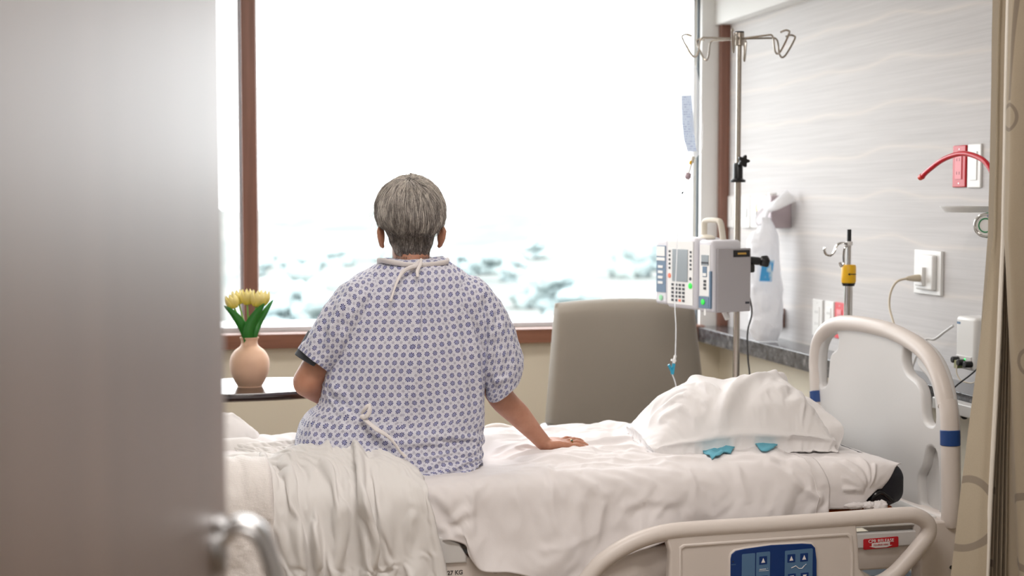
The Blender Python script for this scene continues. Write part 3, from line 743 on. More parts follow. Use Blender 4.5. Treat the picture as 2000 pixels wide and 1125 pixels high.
o = MB().tube(smooth_path([(1.955, 3.868, .60), (1.965, 3.855, .625), (1.99, 3.86, .63), (2.03, 3.87, .60)], 6), .006, 10).build('strap', M['black'], mt_); o.matrix_parent_inverse = Matrix.Translation((-1, -4.29, -.555))

# ---- sheets: grid in (x, v): v>=0 across the top from the near edge, v<0 down the near side
def px2sheet(p):
    """a point seen on the bed, as (x, v)"""
    q = at(*p, Z=.72)
    if q.y > 3.905: return (q.x, q.y)
    s = at(*p, Y=3.855); return (s.x, 3.905-(.70-s.z))
def sheet_surface(U, V, head_curve=None):
    """U x, V across coordinate; returns base points and normals"""
    x = U; r = .065; yE = 3.852; zT = .722
    yy = V.copy(); P = np.zeros((len(U), 3)); Nn = np.zeros((len(U), 3))
    # arc starts at y = yE + r
    s = yE+r-V                                     # >0 beyond the edge
    top = s <= 0; arc = (s > 0) & (s <= r*PI/2); dn = s > r*PI/2
    P[:, 0] = x
    P[top, 1] = V[top]; P[top, 2] = zT; Nn[top] = (0, 0, 1)
    a = s[arc]/r; P[arc, 1] = yE+r-r*np.sin(a); P[arc, 2] = zT-r+r*np.cos(a); Nn[arc, 1] = -np.sin(a); Nn[arc, 2] = np.cos(a)
    d = s[dn]-r*PI/2; P[dn, 1] = yE; P[dn, 2] = zT-r-d; Nn[dn] = (0, -1, 0)
    # far edge rolls over
    yF = 4.70; f = V > yF-.05; q = np.clip(V[f]-(yF-.05), 0, None); aa = np.clip(q/.07, 0, PI/2)
    P[f, 1] = yF-.05+.07*np.sin(aa); P[f, 2] = zT-.07*(1-np.cos(aa))-np.clip(q-.07*PI/2, 0, None); Nn[f, 1] = np.sin(aa); Nn[f, 2] = np.cos(aa)
    return P, Nn
FOLD_TOP = [  # (polyline in view points, height, width)
    ([(945, 905), (1040, 893), (1200, 893), (1330, 899), (1480, 905)], .010, .012), ([(948, 915), (1080, 905), (1250, 908), (1420, 912), (1560, 912)], .009, .011),
    ([(955, 897), (1030, 884), (1120, 884), (1200, 868), (1290, 852)], .011, .013), ([(960, 888), (1000, 880), (1050, 878)], .007, .010),
    ([(950, 878), (1020, 866), (1100, 858), (1180, 850), (1250, 838)], .010, .012), ([(950, 868), (1040, 857), (1140, 850), (1220, 838)], .008, .010),
    ([(1010, 858), (1100, 846), (1200, 836), (1250, 828)], .010, .014), ([(960, 858), (1050, 850), (1120, 845)], .006, .010),
    ([(1160, 876), (1230, 864), (1310, 862)], .009, .010), ([(1150, 888), (1240, 884), (1320, 888), (1390, 900)], .009, .010),
    ([(1180, 900), (1260, 893), (1350, 897), (1440, 905)], .007, .008), ([(1240, 860), (1290, 866), (1335, 880)], .012, .012),
    ([(1220, 845), (1270, 855), (1310, 868)], .010, .012), ([(1000, 925), (1150, 915), (1300, 918), (1400, 925)], .006, .012),
    ([(1420, 905), (1500, 918), (1560, 930), (1590, 950)], .007, .012), ([(1560, 905), (1580, 930), (1592, 960)], .006, .012), ([(850, 940), (900, 932), (960, 926)], .006, .014),
    ([(950, 893), (1000, 889), (1060, 893)], -.006, .009), ([(1330, 905), (1430, 915), (1520, 925)], -.006, .010), ([(1060, 900), (1180, 899), (1300, 903)], -.005, .008),
]
FOLD_SIDE = [
    ([(1060, 940), (1120, 955), (1170, 985), (1190, 1010)], .010, .016), ([(1090, 935), (1150, 945), (1215, 970), (1250, 1000)], .008, .014), ([(1130, 930), (1220, 950), (1300, 985)], .007, .013),
    ([(1130, 995), (1125, 1040), (1135, 1080)], .007, .018), ([(1180, 1000), (1165, 1045), (1165, 1080)], .009, .016), ([(1080, 960), (1075, 1010), (1085, 1070)], .006, .016),
    ([(925, 985), (920, 1030), (925, 1070)], .006, .010), ([(905, 1000), (940, 985), (960, 970)], .005, .012), ([(880, 1055), (905, 1030), (920, 1040)], .008, .010),
    ([(1280, 960), (1350, 975), (1380, 1000)], .005, .014), ([(1350, 940), (1355, 980), (1345, 1015)], .003, .008), ([(1450, 935), (1440, 975), (1450, 1010)], .006, .014),
    ([(1500, 930), (1540, 960), (1560, 995)], .008, .014), ([(1560, 985), (1585, 1000), (1600, 1010)], .011, .012), ([(1550, 930), (1570, 960), (1580, 990)], .006, .012), ([(1395, 940), (1410, 985), (1400, 1010)], .004, .014),
    ([(1000, 985), (1020, 1030), (1005, 1080)], .005, .020), ([(870, 1060), (890, 1040), (935, 1020)], .006, .010), ([(1200, 1020), (1260, 1005), (1330, 1010)], .005, .016), ([(1040, 1095), (1100, 1088), (1180, 1060)], .005, .010),
    ([(860, 960), (880, 1000), (870, 1050)], .006, .018), ([(1230, 935), (1330, 955), (1420, 985)], .005, .014),
]
HEM = np.array([(800, 1056), (830, 1058), (872, 1058), (900, 1068), (915, 1085), (935, 1103), (985, 1106), (1035, 1118), (1080, 1119), (1130, 1112), (1165, 1097), (1200, 1078), (1240, 1062), (1300, 1052), (1640, 1030)], float)
HEMW = np.array([(at(x, y, Y=3.852).x, at(x, y, Y=3.852).z) for x, y in HEM])
def make_sheet(name, x0, x1, material, off, folds, hem, amp_noise, vmax=4.74, nx=330, nv=210):
    us = np.linspace(x0, x1, nx); U = np.repeat(us, nv); tt = np.tile(np.linspace(0, 1, nv), nx)
    zb = hem(us); vlow = 3.852+.065-.065*PI/2-(.722-.065-zb); VL = np.repeat(vlow, nv); V = VL+(vmax-VL)*tt
    P, Nn = sheet_surface(U, V)
    Q = np.c_[U, V]
    sit = np.clip(1.25-np.sqrt(((U-.60)/.34)**2+((V-4.06)/.20)**2), 0, 1)*1.4; sit = np.clip(sit, 0, 1)
    h = folds_field(Q, folds)*(1-sit)-.006*sit+amp_noise*(1-.8*sit)*fbm(np.c_[U*1.0, V*2.2], 5, 4)+.0012*fbm(np.c_[U, V], 40, 2)
    P += Nn*(h+off)[:, None]
    return us, U, V, P, nx, nv
folds = [([px2sheet(p) for p in pl], a*1.0, wd) for pl, a, wd in FOLD_TOP+FOLD_SIDE]
def flare(P, k=.05):
    low = np.clip((.62-P[:, 2])/.10, 0, 1); P[:, 1] -= low*k*(.5+.5*np.sin(P[:, 0]*21)*.4)*.8
# draw sheet lying over the fitted sheet, settled into its creases
NX_, NV_ = 190, 112
folds_s = [(pl, a*1.25, wd*.9) for pl, a, wd in folds]
us, U, V, P, nx, nv = make_sheet('flat_sheet', -.14, 1.80, M['sheet'], .005, folds_s, lambda u: np.interp(u, HEMW[:, 0], HEMW[:, 1])+.006*np.sin(u*30), .0015, nx=NX_, nv=NV_)
sl = np.clip((3.95-V)/.2, 0, 1); k = (U+.14)/1.94; P[:, 0] += k**6*(.012*sl-.02*(V-3.9)+.006*np.sin(V*40))
flare(P)
me = grid_mesh('flat_sheet', P, nx, nv); fs_ = link_mesh('flat_sheet', me, M['sheet'])
px_ = superbox('proxy', (-.5, 3.857, .30), (2.3, 4.8, .7195), (.06, .06, .060), M['navy']); px2_ = bx('proxy', (-.5, 3.838, .38), (2.3, 4.0, .512), M['navy'])
pin_ = []
for k in range(NX_):
    for q in range(NV_):
        i_ = k*NV_+q; pin_.append(1.0 if (q >= NV_-2 or k < 1 or k >= NX_-1 or ((U[i_]-.60)/.33)**2+((V[i_]-4.06)/.19)**2 < 1) else 0)
simulate(fs_, [px_, px2_], frames=9, pin=pin_, shrink=-.03, bend=1.5, mass=.3, selfc=False, dist=.003, gravity=.12)
bpy.data.objects.remove(px_); bpy.data.objects.remove(px2_); P = np.array([v.co for v in fs_.data.vertices]); SHEET_P = P.copy()
q = fs_.modifiers.new('sub', 'SUBSURF'); q.levels = q.render_levels = 1
so = fs_.modifiers.new('thick', 'SOLIDIFY'); so.thickness = .0015; so.offset = -1
tag(fs_, 'wrinkled white flat sheet spread over the bed, draping down its near side', 'sheet')
# fold line of the sheet hem near the head end
hl = [Vector(P[int(nx*.975)*nv+k])+Vector((0, -.0015, .001)) for k in range(0, 62, 2)]
o = MB().tube(hl, .0012, 6).build('hem_stitch', M['sheet'], fs_)
# fitted sheet with its knotted corner at the head
kn = at(1700, 987, Y=3.845)
def fhem(u): return np.interp(u, [-.14, 1.7, 1.80, 1.93, 2.03], [.60, .585, .59, .585, .64])
fold2 = [([px2sheet(p) for p in pl]+[], a, wd) for pl, a, wd in [
    ([(1630, 925), (1660, 955), (1696, 988)], .010, .009), ([(1655, 918), (1680, 950), (1700, 985)], .012, .008), ([(1690, 910), (1700, 945), (1704, 983)], .012, .008), ([(1718, 930), (1714, 960), (1706, 985)], .010, .007), ([(1640, 985), (1670, 985), (1695, 992)], .010, .006), ([(1640, 960), (1670, 975), (1695, 989)], .008, .006), ([(1600, 895), (1660, 905), (1710, 915)], .006, .012)]]
us, U, V, P, nx2, nv2 = make_sheet('fitted_sheet', 1.2, 2.068, M['sheet'], .0015, fold2, fhem, .0018, nx=170, nv=170)
endx = np.clip((U-1.92)/.148, 0, 1); P[:, 2] -= .020*endx**2*np.clip((V-3.86)/.06, 0, 1); P[:, 1] += .018*endx**2*np.clip((3.92-V)/.06, 0, 1)
P[:, 0] += endx*(.012*np.sin((V-3.7)*9)-.125*np.clip((3.91-V)/.16, 0, 1)**1.1)
me = grid_mesh('fitted_sheet', P, nx2, nv2); ft = link_mesh('fitted_sheet', me, M['sheet'])
so = ft.modifiers.new('thick', 'SOLIDIFY'); so.thickness = .0012; so.offset = -1
tag(ft, 'white fitted sheet gathered in a knot at the near head corner of the mattress', 'sheet')
def crumple(mb, c, r, seed, sc=1.0):
    s = len(mb.v); mb.ball(c, r, 40); 
    V_ = np.array(mb.v[s:]); d = V_-np.array(c); L = np.linalg.norm(d, axis=1, keepdims=True); n_ = d/L
    f = 1+.30*np.abs(fbm(n_*1.0+seed, 3.2*sc, 4))-.12; V_ = np.array(c)+d*f[:, None]; mb.v[s:] = [tuple(p) for p in V_]
mb = MB(); crumple(mb, (kn.x+.022, 3.832, kn.z-.004), (.026, .020, .020), 3); crumple(mb, (kn.x-.050, 3.842, kn.z+.002), (.034, .010, .010), 9, 1.6); crumple(mb, (kn.x-.01, 3.835, kn.z+.002), (.02, .014, .012), 5, 1.3)
o = mb.build('knot', M['sheet'], ft, sharp=180)

def proxy(lo, hi, e):
    o = superbox('proxy', lo, hi, e, M['navy']); return o
def drop(*os_):
    for o in os_: bpy.data.objects.remove(o)
def subd(o, n=1):
    q = o.modifiers.new('sub', 'SUBSURF'); q.levels = n; q.render_levels = n
# ================================================================== PILLOW
def make_pillow():
    n, m = 84, 62
    s = np.linspace(-1, 1, n); t = np.linspace(-1, 1, m); S, T = np.meshgrid(s, t, indexing='ij'); S = S.ravel(); T = T.ravel()
    root = empty('pillow', (1.655, 4.265, .722)); tag(root, 'plump white pillow lying at the head of the bed, blue cloth peeking from under it', 'pillow')
    def half(sign, grow, Tk):
        # plan outline: slightly waisted rectangle
        hx, hy = .308+grow, .222+grow
        x = S*hx*(1-.05*(1-T**2)*0-.04*T**2*0); y = T*hy*(1-.06*(1-S**2)*0)
        x = x*(1-.05*(1-np.abs(S))*0); 
        x = x*(1-.07*(1-T**2)*np.abs(S)**3*0-.03); y = y
        prof = np.clip(1-np.abs(S)**2.6, 0, 1)**.62*np.clip(1-np.abs(T)**2.6, 0, 1)**.58
        skew = 1+.16*S
        z = Tk*prof*skew
        return x, y, z
    top = .170; lowk = .045
    x, y, z = half(1, 0, top)
    ang = .10
    def toworld(x, y, z): return x, y, z
    # folds on the near face and top, drawn in pillow coordinates (s, t)
    F = [([(-.9, .1), (-.35, -.15), (-.15, -.7)], .016, .05), ([(-.98, -.3), (-.5, -.35), (-.25, -.85)], .014, .045), ([(-.95, .3), (-.3, .2), (.1, -.1)], .010, .06),
         ([(-.32, -.98), (.05, -.50), (.45, -.05), (.78, .40)], .019, .060, .05, .1, .3), ([(-.3, -.9), (-.05, -.5), (.15, -.2), (.2, .2)], .014, .045), ([(0, -.9), (.35, -.5), (.8, -.2)], .010, .07),
         ([(.25, -.55), (.4, -.35), (.75, -.3)], -.012, .05), ([(.55, -.8), (.7, -.4), (.85, .2)], .012, .05), ([(-.6, .8), (-.3, .2), (-.2, -.3)], .008, .06),
         ([(.3, .7), (.5, .2), (.9, .0)], .010, .06), ([(-.85, -.5), (-.55, -.55), (-.4, -.95)], .011, .035), ([(-.75, -.1), (-.45, -.3), (-.35, -.7)], -.010, .035), ([(.1, -.8), (.5, -.75), (.9, -.6)], .010, .05), ([(.45, .1), (.6, -.2), (.62, -.5)], .009, .045)]
    Q = np.c_[S, T]
    h = folds_field(Q, F)*1.7+.007*fbm(Q*[1, .7], 2.2, 4)+.004*np.abs(fbm(Q+5, 4.5, 3))
    edge = np.clip(1-np.maximum(np.abs(S), np.abs(T))**6, 0, 1)
    V = np.c_[x, y, z+.03]; Nn = grid_normals(V, n, m); Nn[Nn[:, 2] < 0] *= -1
    V = V+Nn*(h*edge)[:, None]
    # rim falls to the bed, near rim lies like a loose hem
    V[:, 2] -= .025*(np.maximum(np.abs(S), np.abs(T))**4); V[:, 2] += .004*fbm(Q+2, 3, 3)*(1-edge)+.004
    B = np.c_[x, y, np.full_like(x, .003)+.004*edge*0]; B[:, 2] = np.minimum(V[:, 2]-.002, .004+.02*np.clip(np.maximum(np.abs(S), np.abs(T))**6, 0, 1))
    R_ = math.radians(-6); c, s_ = math.cos(R_), math.sin(R_)
    for A in (V, B):
        X = A[:, 0].copy(); A[:, 0] = X*c-A[:, 1]*s_; A[:, 1] = X*s_+A[:, 1]*c
    k = n*m; fs = []
    for i in range(n-1):
        for j in range(m-1):
            a = i*m+j; fs.append((a, a+m, a+m+1, a+1)); fs.append((k+a, k+a+1, k+a+m+1, k+a+m))
    rim_ = [i*m for i in range(n)]+[(n-1)*m+j for j in range(1, m)]+[i*m+m-1 for i in range(n-2, -1, -1)]+[j for j in range(m-2, 0, -1)]
    for q in range(len(rim_)): a, b_ = rim_[q], rim_[(q+1) % len(rim_)]; fs.append((a, k+a, k+b_, b_))
    o = MB().add(np.r_[V, B], fs).build('pillowcase', M['case'], root, sharp=180)
    core = bpy.data.objects.new('core', o.data.copy()); COL.objects.link(core); core.location = root.location; core.scale = (.965, .965, .975)
    px_ = proxy((-.4, 3.853, .30), (2.3, 4.8, .722), (.06, .06, .068)); o.parent = None; o.location = root.location
    simulate(o, [px_, core], frames=12, shrink=-.04, bend=.8, mass=.25, gravity=.3, selfc=False)
    o.parent = root; o.location = (0, 0, 0); drop(px_, core); subd(o)
    # loose open end of the case at the head side: a flap wrapping down
    nn_, mm = 46, 26; vs = []
    for i in range(nn_):
        a = i/(nn_-1); ph = PI*(1.02-a*1.04)                       # near bottom -> over the top -> far
        for j in range(mm):
            b_ = j/(mm-1); R1 = (.205, .150); 
            yy = -math.cos(ph)*-.0+math.cos(ph)*(-R1[0])*(1-.12*b_)*-1; zz = math.sin(ph)*R1[1]*(1-.22*b_*b_); xx = .195+b_*.112+.02*math.sin(ph*3)*b_
            r_ = 1+.05*math.sin(ph*7+b_*3)*b_; vs.append((xx, yy*r_, max(.003, zz*r_+.01)))
    FV = np.array(vs); FV += grid_normals(FV, nn_, mm)*(.006*fbm(FV*[1, 1, 1], 18, 3))[:, None]; X = FV[:, 0].copy(); FV[:, 0] = X*c-FV[:, 1]*s_; FV[:, 1] = X*s_+FV[:, 1]*c; FV[:, 2] = np.maximum(FV[:, 2], .004)
    o = MB().add(FV, [(i*mm+j, (i+1)*mm+j, (i+1)*mm+j+1, i*mm+j+1) for i in range(nn_-1) for j in range(mm-1)]).build('case_opening', M['case'], root, sharp=180)
    so = o.modifiers.new('th', 'SOLIDIFY'); so.thickness = .0018; o.modifiers.new('sub', 'SUBSURF').render_levels = 1
    # blue cloth lying on the sheet, showing from under the near edge
    def on_sheet(x, y): k = int(np.argmin((SHEET_P[:, 0]-x)**2+(SHEET_P[:, 1]-y)**2+(SHEET_P[:, 2] < .70)*9)); return SHEET_P[k, 2]
    for pl_ in ([(1372, 872), (1434, 872), (1431, 886), (1408, 896), (1386, 899)], [(1470, 872), (1520, 872), (1514, 884), (1496, 889), (1482, 886)]):
        w3 = [at(x, y, Z=.735) for x, y in pl_]; ring_ = smooth_path(w3, 4, True); c3 = sum(w3, Vector())/len(w3); vs = [c3]; n3 = len(ring_)
        for f in (.35, .7, 1): vs += [c3.lerp(p, f) for p in ring_]
        vs = [Vector((p.x-1.655, p.y-4.265, on_sheet(p.x, p.y)+.0095-.722)) for p in vs]
        fs = [(0, 1+k, 1+(k+1) % n3) for k in range(n3)]+[(1+r*n3+k, 1+(r+1)*n3+k, 1+(r+1)*n3+(k+1) % n3, 1+r*n3+(k+1) % n3) for r in range(2) for k in range(n3)]
        o = MB().add(vs, fs).build('blue_pad', M['teal'], root, sharp=180); o.modifiers.new('th', 'SOLIDIFY').thickness = .003; o['label'] = 'blue cloth showing from under the pillow'
    return root
make_pillow()

# ================================================================== BUNCHED TOP SHEET AND BLANKET AT THE FOOT
def bedpath(v):
    """v: distance from a line on the bed top towards and over the near edge; returns Y, z on the bare bed"""
    yE, zT, r = 3.845, .730, .07
    v = np.asarray(v, float); s = v; y = np.where(s < 0, yE+r-s, 0.); z = np.full_like(y, zT)
    arc = (s >= 0) & (s < r*PI/2); a = s/r
    y = np.where(arc, yE+r-r*np.sin(a), y); z = np.where(arc, zT-r+r*np.cos(a), z)
    d = s-r*PI/2; dn = s >= r*PI/2; y = np.where(dn, yE, y); z = np.where(dn, zT-r-d, z)
    ny = np.where(s < 0, 0, np.where(dn, -1, -np.sin(a))); nz = np.where(s < 0, 1, np.where(dn, 0, np.cos(a))); return y, z, ny, nz
def px2bl(p):
    """view point on the draped sheet -> (x, v)"""
    q = at(*p, Z=.76)
    if q.y > 3.90: return (q.x, 3.915-q.y)
    s = at(*p, Y=3.80); return (s.x, .11+(.66-s.z) if s.z < .66 else .05)
TS = [  # main folds of the top sheet: polylines in view points, height, width
    ([(655, 885), (672, 930), (700, 990), (725, 1060), (735, 1125)], .040, .022), ([(690, 893), (722, 945), (752, 1010), (772, 1080), (778, 1125)], .034, .020),
    ([(718, 905), (760, 955), (800, 1020), (822, 1080), (830, 1125)], .030, .018), ([(640, 892), (640, 950), (655, 1010), (668, 1125)], .026, .020),
    ([(560, 900), (590, 950), (640, 1010), (660, 1060)], .030, .022), ([(545, 915), (560, 980), (590, 1050), (610, 1125)], .030, .022), ([(535, 935), (545, 1000), (548, 1060), (552, 1125)], .024, .016),
    ([(600, 905), (650, 925), (690, 935)], .020, .018), ([(570, 895), (620, 888), (660, 893)], .030, .022), ([(700, 960), (735, 985), (738, 1000)], .018, .012),
    ([(740, 960), (775, 1010), (795, 1070), (803, 1125)], .022, .014), ([(500, 905), (530, 950), (540, 990)], .020, .018), ([(600, 960), (625, 1020), (645, 1080), (640, 1125)], .020, .018),
    ([(690, 1040), (700, 1080), (705, 1125)], .018, .014), ([(575, 1000), (600, 1060), (585, 1125)], .014, .014), ([(725, 930), (730, 945), (718, 958)], .020, .012),
    ([(660, 940), (690, 1000), (700, 1040)], -.014, .012), ([(620, 930), (600, 990), (625, 1060)], -.014, .014), ([(560, 960), (575, 1020), (575, 1100)], -.012, .012), ([(765, 975), (785, 1040), (790, 1110)], -.012, .010),
]
def drape(name, xs_of, v0, v1, off, folds, material, nx, nv, bulk, ends, seedn=0, nz_=.008, pleat=0):
    tv = np.linspace(0, 1, nv); sv = np.linspace(0, 1, nx)
    V = np.repeat((v0+(v1-v0)*tv)[None, :], nx, 0); S = np.repeat(sv[:, None], nv, 1)
    l, r_ = xs_of(V); X = l+(r_-l)*S; V = V.ravel(); X = X.ravel(); S = S.ravel()
    y, z, ny, nz = bedpath(V); Q = np.c_[X, V]
    h = folds_field(Q, [([px2bl(p) for p in pl], a, w) for pl, a, w in folds])+nz_*fbm(Q*[1.6, .7]+seedn, 7, 4)+.0015*fbm(Q+9, 60, 2)
    h = h+pleat*np.clip((V+.25)/.2, 0, 1)*(.5+.5*np.sin(2*PI*(X-.16*V+.010*fbm(np.c_[X, V]*[0, 1], 6, 2))/.068+1.2*np.sin(X*23)))
    b_ = bulk(X, V); e = np.minimum(S, 1-S)*ends; e = np.clip(e, 0, 1)**.5
    h = (h+b_)*e+off
    P = np.c_[X, y+ny*h, z+nz*h]; P[:, 2] = np.where(V < -.03, np.maximum(P[:, 2], .726), P[:, 2])
    me = grid_mesh(name, P, nx, nv); return P, link_mesh(name, me, material)
# waffle blanket, plain fall at the far left
def xs1(V): return np.full_like(V, -.12), np.full_like(V, .185)+.03*np.clip(V, 0, 1)
P, o = drape('blanket', xs1, -.03, .62, .026, [([(470, 975), (520, 1000), (535, 1040)], .010, .03), ([(450, 1000), (460, 1060), (455, 1125)], .010, .03)], M['waffle'], 90, 180, lambda X, V: .008+.030*np.exp(-((V+.02)/.10)**2), 30, 4, .006)
o.modifiers.new('th', 'SOLIDIFY').thickness = .004; tag(o, 'thick textured white blanket hanging over the near foot side of the bed', 'blanket')
# smooth top sheet, bunched then falling in pleats
XL = np.array([(-.60, .08), (-.3, .09), (-.1, .115), (.0, .135), (.15, .165), (.3, .185), (.5, .20), (.7, .215)])
XR = np.array([(-.60, .36), (-.33, .43), (-.2, .48), (-.1, .54), (.0, .595), (.08, .63), (.2, .655), (.35, .67), (.5, .68), (.7, .69)])
def xs2(V): return np.interp(V, XL[:, 0], XL[:, 1]), np.interp(V, XR[:, 0], XR[:, 1])
def bulk2(X, V):
    b_ = .062*np.exp(-((V+.10)/.13)**2)*np.clip((.66-X)/.15, 0, 1)+.020*np.exp(-((X-.34)/.10)**2-((V+.20)/.12)**2)
    return b_+.012
nx_, nv_ = 78, 150
TS2 = [(pl, a*1.15, w*1.1) for pl, a, w in TS]
P, o = drape('top_sheet', xs2, -.36, .60, .036, TS2, M['sheet_top'], nx_, nv_, bulk2, 14, 1, .003, pleat=.022)
px_ = proxy((-.4, 3.824, .30), (2.0, 4.8, .730), (.06, .07, .075))
core = MB().ball((.36, 4.02, .722), (.20, .10, .085), 28).ball((.50, 3.95, .715), (.10, .08, .060), 24).build('core', M['navy'])
simulate(o, [px_, core], frames=18, pin=[1.0 if (k % nv_) < 2 else 0 for k in range(nx_*nv_)], shrink=-.085, bend=3.2, mass=.3)
drop(px_, core); subd(o)
o.modifiers.new('th', 'SOLIDIFY').thickness = .0016; tag(o, 'smooth white top sheet bunched behind the seated person and falling in pleats', 'sheet')
# rumpled remainder of the same bedding heaped on the foot of the bed
nx_, nv_ = 84, 90; U_, W_ = np.meshgrid(np.linspace(0, 1, nx_), np.linspace(0, 1, nv_), indexing='ij'); U_, W_ = U_.ravel(), W_.ravel()
X_ = -.16+.56*U_-.06*W_*U_; Y_ = 3.90+.70*W_
hh_ = .125*np.exp(-((X_-.05)/.16)**2-((Y_-4.50)/.10)**2)+.060*np.exp(-((X_-.12)/.16)**2-((Y_-4.30)/.07)**2)+.055*np.exp(-((X_-.14)/.15)**2-((Y_-4.10)/.06)**2)+.035*np.exp(-((X_-.06)/.16)**2-((Y_-3.97)/.045)**2)
hh_ = hh_*np.clip((.42-X_)/.10, 0, 1)**.5+.018*np.abs(fbm(np.c_[X_, Y_], 8, 3))+.010
V_ = np.c_[X_, Y_, .727+hh_]
hp_ = link_mesh('rumpled_sheet', grid_mesh('rumpled_sheet', V_, nx_, nv_), M['sheet_top'])
px_ = proxy((-.4, 3.853, .30), (2.0, 4.8, .724), (.06, .06, .068))
core = MB().ball((.02, 4.50, .735), (.16, .075, .095), 24).ball((.08, 4.30, .735), (.15, .05, .05), 20).ball((.13, 4.12, .735), (.13, .04, .035), 20).build('core', M['navy'])
edge_ = [1.0 if (k // nv_ < 1) else 0 for k in range(nx_*nv_)]
simulate(hp_, [px_, core], frames=18, pin=edge_, shrink=-.12, bend=2.0, mass=.3)
drop(px_, core); subd(hp_); hp_.modifiers.new('th', 'SOLIDIFY').thickness = .0016
tag(hp_, 'rumpled heap of white bedding piled on the foot of the bed beside the person', 'bedding')

# ================================================================== PERSON (seen from behind, sitting on the near side, facing the window)
YP = 4.12
def A(px, py, y=YP): return at(px, py, Y=y)
person = empty('person', (.58, 4.12, .70)); tag(person, 'person in a blue-printed white gown sitting on the bed, leaning on the right hand', 'person')
PINV = Matrix.Translation((-.58, -4.12, -.70))
def PP(o): o.parent = person; o.matrix_parent_inverse = PINV; return o
mb = MB()
def limb(pts, rads, seg=24, flat=1.0, up=None, n=6):
    P_ = smooth_path(pts, n); rr = np.interp(np.linspace(0, len(pts)-1, len(P_)), range(len(pts)), rads)
    mb.tube(P_, list(rr), seg, flat=flat, up=up); mb.ball(P_[0], rr[0]*min(1, flat), seg); mb.ball(P_[-1], rr[-1]*min(1, flat), seg)
hipc = Vector((.575, 4.15, .80))
# torso: rings of ellipses
ring = [(.735, .15, .10, 4.16), (.78, .178, .115, 4.16), (.84, .180, .118, 4.155), (.92, .160, .105, 4.15), (1.0, .152, .102, 4.14), (1.08, .160, .108, 4.135), (1.16, .168, .112, 4.13), (1.22, .165, .100, 4.135), (1.26, .135, .080, 4.14), (1.285, .090, .065, 4.15), (1.30, .062, .058, 4.155)]
seg = 40; vs = []
for z, rx, ry, y in ring:
    cxx = .58+(z-.8)*.075
    for k in range(seg): a = 2*PI*k/seg; vs.append((cxx+rx*math.cos(a), y+ry*math.sin(a), z))
mb.add(vs, [(i*seg+k, i*seg+(k+1) % seg, (i+1)*seg+(k+1) % seg, (i+1)*seg+k) for i in range(len(ring)-1) for k in range(seg)]+[tuple(reversed(range(seg))), tuple((len(ring)-1)*seg+k for k in range(seg))])
HC = Vector((.616, 4.165, 1.437))          # head centre
limb([Vector((.615, 4.15, 1.22)), Vector((.617, 4.155, 1.30)), Vector((.616, 4.165, 1.37))], [.068, .056, .056])
# head: skull, jaw, face (face towards the window, +Y)
mb.ball(HC+Vector((0, -.005, .022)), (.073, .090, .085), 32); mb.ball(HC+Vector((0, .030, -.045)), (.058, .062, .068), 28); mb.ball(HC+Vector((0, .062, -.088)), (.028, .026, .022), 20)
mb.ball(HC+Vector((0, .074, .012)), (.052, .020, .024), 20)                       # brow
mb.tube([HC+Vector((0, .086, .008)), HC+Vector((0, .103, -.022)), HC+Vector((0, .106, -.034))], [.008, .012, .014], 14); mb.ball(HC+Vector((0, .104, -.034)), .0135, 14)
mb.ball(HC+Vector((.011, .096, -.038)), .008, 12); mb.ball(HC+Vector((-.011, .096, -.038)), .008, 12)
for s in (-1, 1): mb.ball(HC+Vector((s*.036, .060, -.025)), (.024, .024, .020), 18)
mb.ball(HC+Vector((0, .088, -.058)), (.022, .009, .005), 16); mb.ball(HC+Vector((0, .086, -.067)), (.019, .009, .006), 16)
# ears
for s in (-1, 1):
    ec = HC+Vector((s*.086, -.005, -.040)); pts = []
    for k in range(11):
        a = math.radians(-70+k*26); pts.append(ec+Vector((s*(.004+.007*math.sin(math.radians(k*18))), -.015*math.cos(a)*1.0-.002, .030*math.sin(a)*-1)))
    mb.tube([ec+Vector((-s*.006, .006, .026)), ec+Vector((s*.006, -.008, .030)), ec+Vector((s*.011, -.018, .014)), ec+Vector((s*.008, -.015, -.010)), ec+Vector((s*.001, -.004, -.027)), ec+Vector((-s*.004, .002, -.032))], [.006, .007, .0075, .0065, .0075, .006], 12)
    mb.ball(ec+Vector((-s*.002, -.003, 0)), (.006, .014, .026), 16)
# legs: thighs forward over the bed, shins over the far side
for s, kx in ((-1, .47), (1, .70)):
    limb([Vector((.58+s*.09, 4.18, .80)), Vector((.58+s*.10, 4.40, .80)), Vector((kx, 4.66, .795))], [.085, .078, .058])
    limb([Vector((kx, 4.66, .80)), Vector((kx, 4.83, .70)), Vector((kx, 4.86, .55)), Vector((kx+s*.01, 4.88, .36))], [.056, .052, .048, .034])
    limb([Vector((kx+s*.01, 4.88, .34)), Vector((kx+s*.015, 4.94, .28)), Vector((kx+s*.02, 5.03, .265))], [.036, .032, .022])
# right arm, straight, hand on the bed
shR, elR, wrR = Vector((.775, 4.13, 1.195)), A(972, 765, 4.14), Vector((1.005, 4.20, .787))
limb([Vector((.70, 4.13, 1.195)), shR, (shR+elR)/2+Vector((.01, 0, 0)), elR, elR*.45+wrR*.55, wrR, wrR+Vector((.028, .01, -.030))], [.050, .053, .046, .0405, .036, .0265, .024])
# left arm: elbow out, forearm into the lap
shL = Vector((.420, 4.13, 1.185)); elL = A(600, 748, 4.13); wrL = Vector((.47, 4.36, .87))
limb([Vector((.48, 4.13, 1.18)), shL, (shL+elL)/2+Vector((.004, 0, 0)), elL+Vector((0, -.005, .005))], [.050, .052, .044, .042])
mb.ball(elL+Vector((-.014, -.012, -.004)), .027, 16)
limb([elL, elL*.62+wrL*.38, wrL], [.041, .044, .026])
